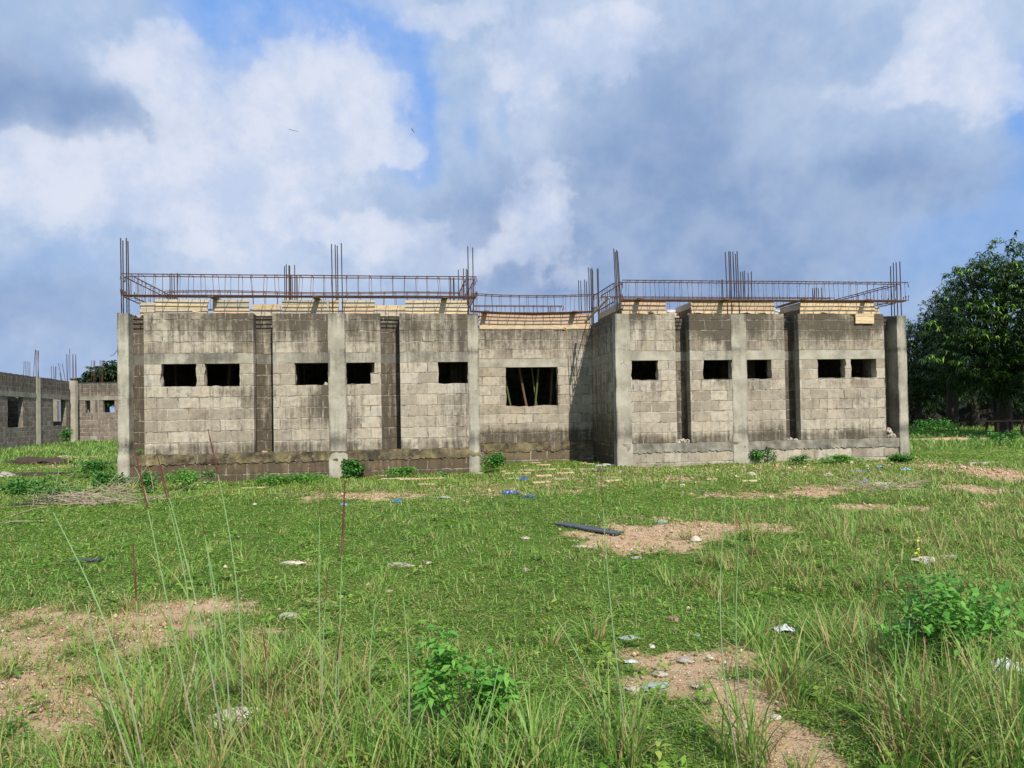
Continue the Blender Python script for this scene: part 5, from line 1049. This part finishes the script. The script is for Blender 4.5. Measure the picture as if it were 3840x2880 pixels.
tree('leafy_tree', (bx, D0, 0), 2.6, .2, [bl(3570, 1120, 55, 45, 41, 1.5), bl(3530, 1180, 60, 70, 41, 1.6), bl(3600, 1180, 70, 80, 41), bl(3490, 1240, 60, 60, 41.), bl(3560, 1290, 120, 90, 40.5), bl(3500, 1380, 110, 90, 40.5), bl(3600, 1420, 110, 80, 40.5)],
     2600, .20, 'mango', 'thin branched tree left of the mango with leaves against the sky', lightfrac=.05, limbs=16, shell=.8, k=7)
D0 = 44.; bx = TX(3440, D0)
tree('leafy_tree', (bx, D0, 0), 2.2, .2, [bl(3440, 1270, 70, 75, 44), bl(3400, 1330, 80, 90, 44), bl(3500, 1300, 80, 90, 44), bl(3440, 1420, 110, 90, 43.5), bl(3380, 1440, 80, 100, 44), bl(3520, 1450, 90, 90, 43.5)],
     2800, .19, 'mango', 'lower rounded tree just right of the far right corner column', lightfrac=.08, limbs=10, k=7)
D0 = 47.; bx = TX(3650, D0)
tree('leafy_tree', (bx, D0, 0), 2.4, .25, [bl(3650, 1430, 190, 90, 47, 3), bl(3850, 1420, 190, 120, 47, 3), bl(3450, 1470, 130, 80, 47, 3), bl(4050, 1350, 160, 200, 46, 3)], 1500, .3, 'mango', 'background tree filling the gap under the mango crown', lightfrac=0., limbs=6, k=7)
# wall and red hut in the deep shade behind the trees
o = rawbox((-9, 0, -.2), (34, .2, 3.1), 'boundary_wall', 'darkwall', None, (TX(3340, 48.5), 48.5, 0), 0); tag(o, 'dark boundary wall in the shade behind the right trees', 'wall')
o = rawbox((0, 0, -.2), (2.0, 2, 2.9), 'red_hut', 'redwall', None, (TX(3470, 51), 51, 0), 0); tag(o, 'small red painted hut just visible behind the right trees', 'hut')
for px, D_, lean, r_, lbl in ((3552, 39., .1, .09, 'slim shaded tree trunk left of the bench'), (3582, 40., .05, .12, 'thicker shaded tree trunk left of the bench'), (3735, 37.4, -.2, .1, 'slim shaded trunk above the bench')):
    o = MB().tube([(0, 0, -.2), (lean*.5, 0, 1.4), (lean, 0, 3.4)], r_, 7, r_*.8).build('tree_trunk', M['bark']); o.location = (TX(px, D_), D_, 0); tag(o, lbl, 'trunk')
# rough work bench in the shade
p = G(3790, 1634); bn = empty('work_bench', p, R(3)); tag(bn, 'rough wooden work bench in the shade under the mango tree', 'bench')
MB().box((-1.3, -.45, .62), (1.5, .45, .67), jit=.01).build('bench_top', M['wood_brown'], bn)
for x_, y_ in ((-.85, -.38), (-.85, .38), (.25, -.38), (1.35, -.38), (1.35, .38), (.25, .38)): MB().box((x_-.045, y_-.035, 0), (x_+.045, y_+.035, .62), jit=.008).build('leg', M['wood_brown'], bn)
MB().box((-.9, -.42, .18), (.3, -.38, .23), jit=.008).build('cross_rail', M['wood_brown'], bn)
bush(3480, 1640, 2.6, .75, 900, .1, 'bush', 'shaded undergrowth strip behind the far right corner', wy=1.0, at=G(3500, 1640)); bush(3770, 1672, 1.2, .5, 260, .1, 'bush', 'weeds in front of the work bench', wy=.6)
bush(3655, 1655, .8, .25, 120, .08, 'bush', 'small weeds left of the work bench')
# wooded rise beyond the neighbouring building
D0 = 95.; bx = TX(400, D0)
tree('distant_tree', (bx, D0, 0), 3, .4, [bl(400, 1420, 75, 50, 95, 3), bl(340, 1440, 45, 35, 95, 3), bl(450, 1400, 60, 50, 95, 3), bl(520, 1430, 80, 70, 95, 3), bl(400, 1480, 120, 40, 95, 3)], 1900, .5, 'tree_far', 'rounded green tree showing above the neighbouring building roof', lightfrac=.1, limbs=5, k=6, aspect=.5)

# birds
def bird(px, py, D, span, rz, roll, lbl):
    r_ = ray(px, py); p = CAM+r_*(D/r_.y); root = empty('bird', p, rz); root.rotation_euler = (roll, .2, rz); tag(root, lbl, 'bird', 'dark birds soaring in the sky')
    mb = MB(); mb.tube([(-.02, -.30, 0), (0, -.12, 0), (0, .1, .01), (0, .22, .02)], .03, 7, .055); mb.tube([(0, .22, .02), (0, .32, .01)], .05, 7, .012)
    mb.box((-.05, -.42, -.005), (.05, -.25, .005)); mb.build('body', M['bird'], root)
    for sg in (-1, 1):
        V = [(sg*.03, .14, .02), (sg*span*.25, .20, .09), (sg*span*.5, .02, .05), (sg*span*.47, -.06, .05), (sg*span*.25, -.04, .08), (sg*.03, -.12, .01)]; V2 = [(a, c_, z_-.012) for a, c_, z_ in V]; n = 6
        np_mesh('wing', V+V2, [tuple(range(n)), tuple(reversed(range(n, 2*n)))]+[(i, (i+1) % n, (i+1) % n+n, i+n) for i in range(n)], M['bird'], root)
bird(1099, 490, 110, 1.5, .2, .25, 'dark bird with spread wings gliding, the left one'); bird(1548, 490, 110, 1.3, 1.3, .9, 'dark bird banking against the blue gap, the right one')
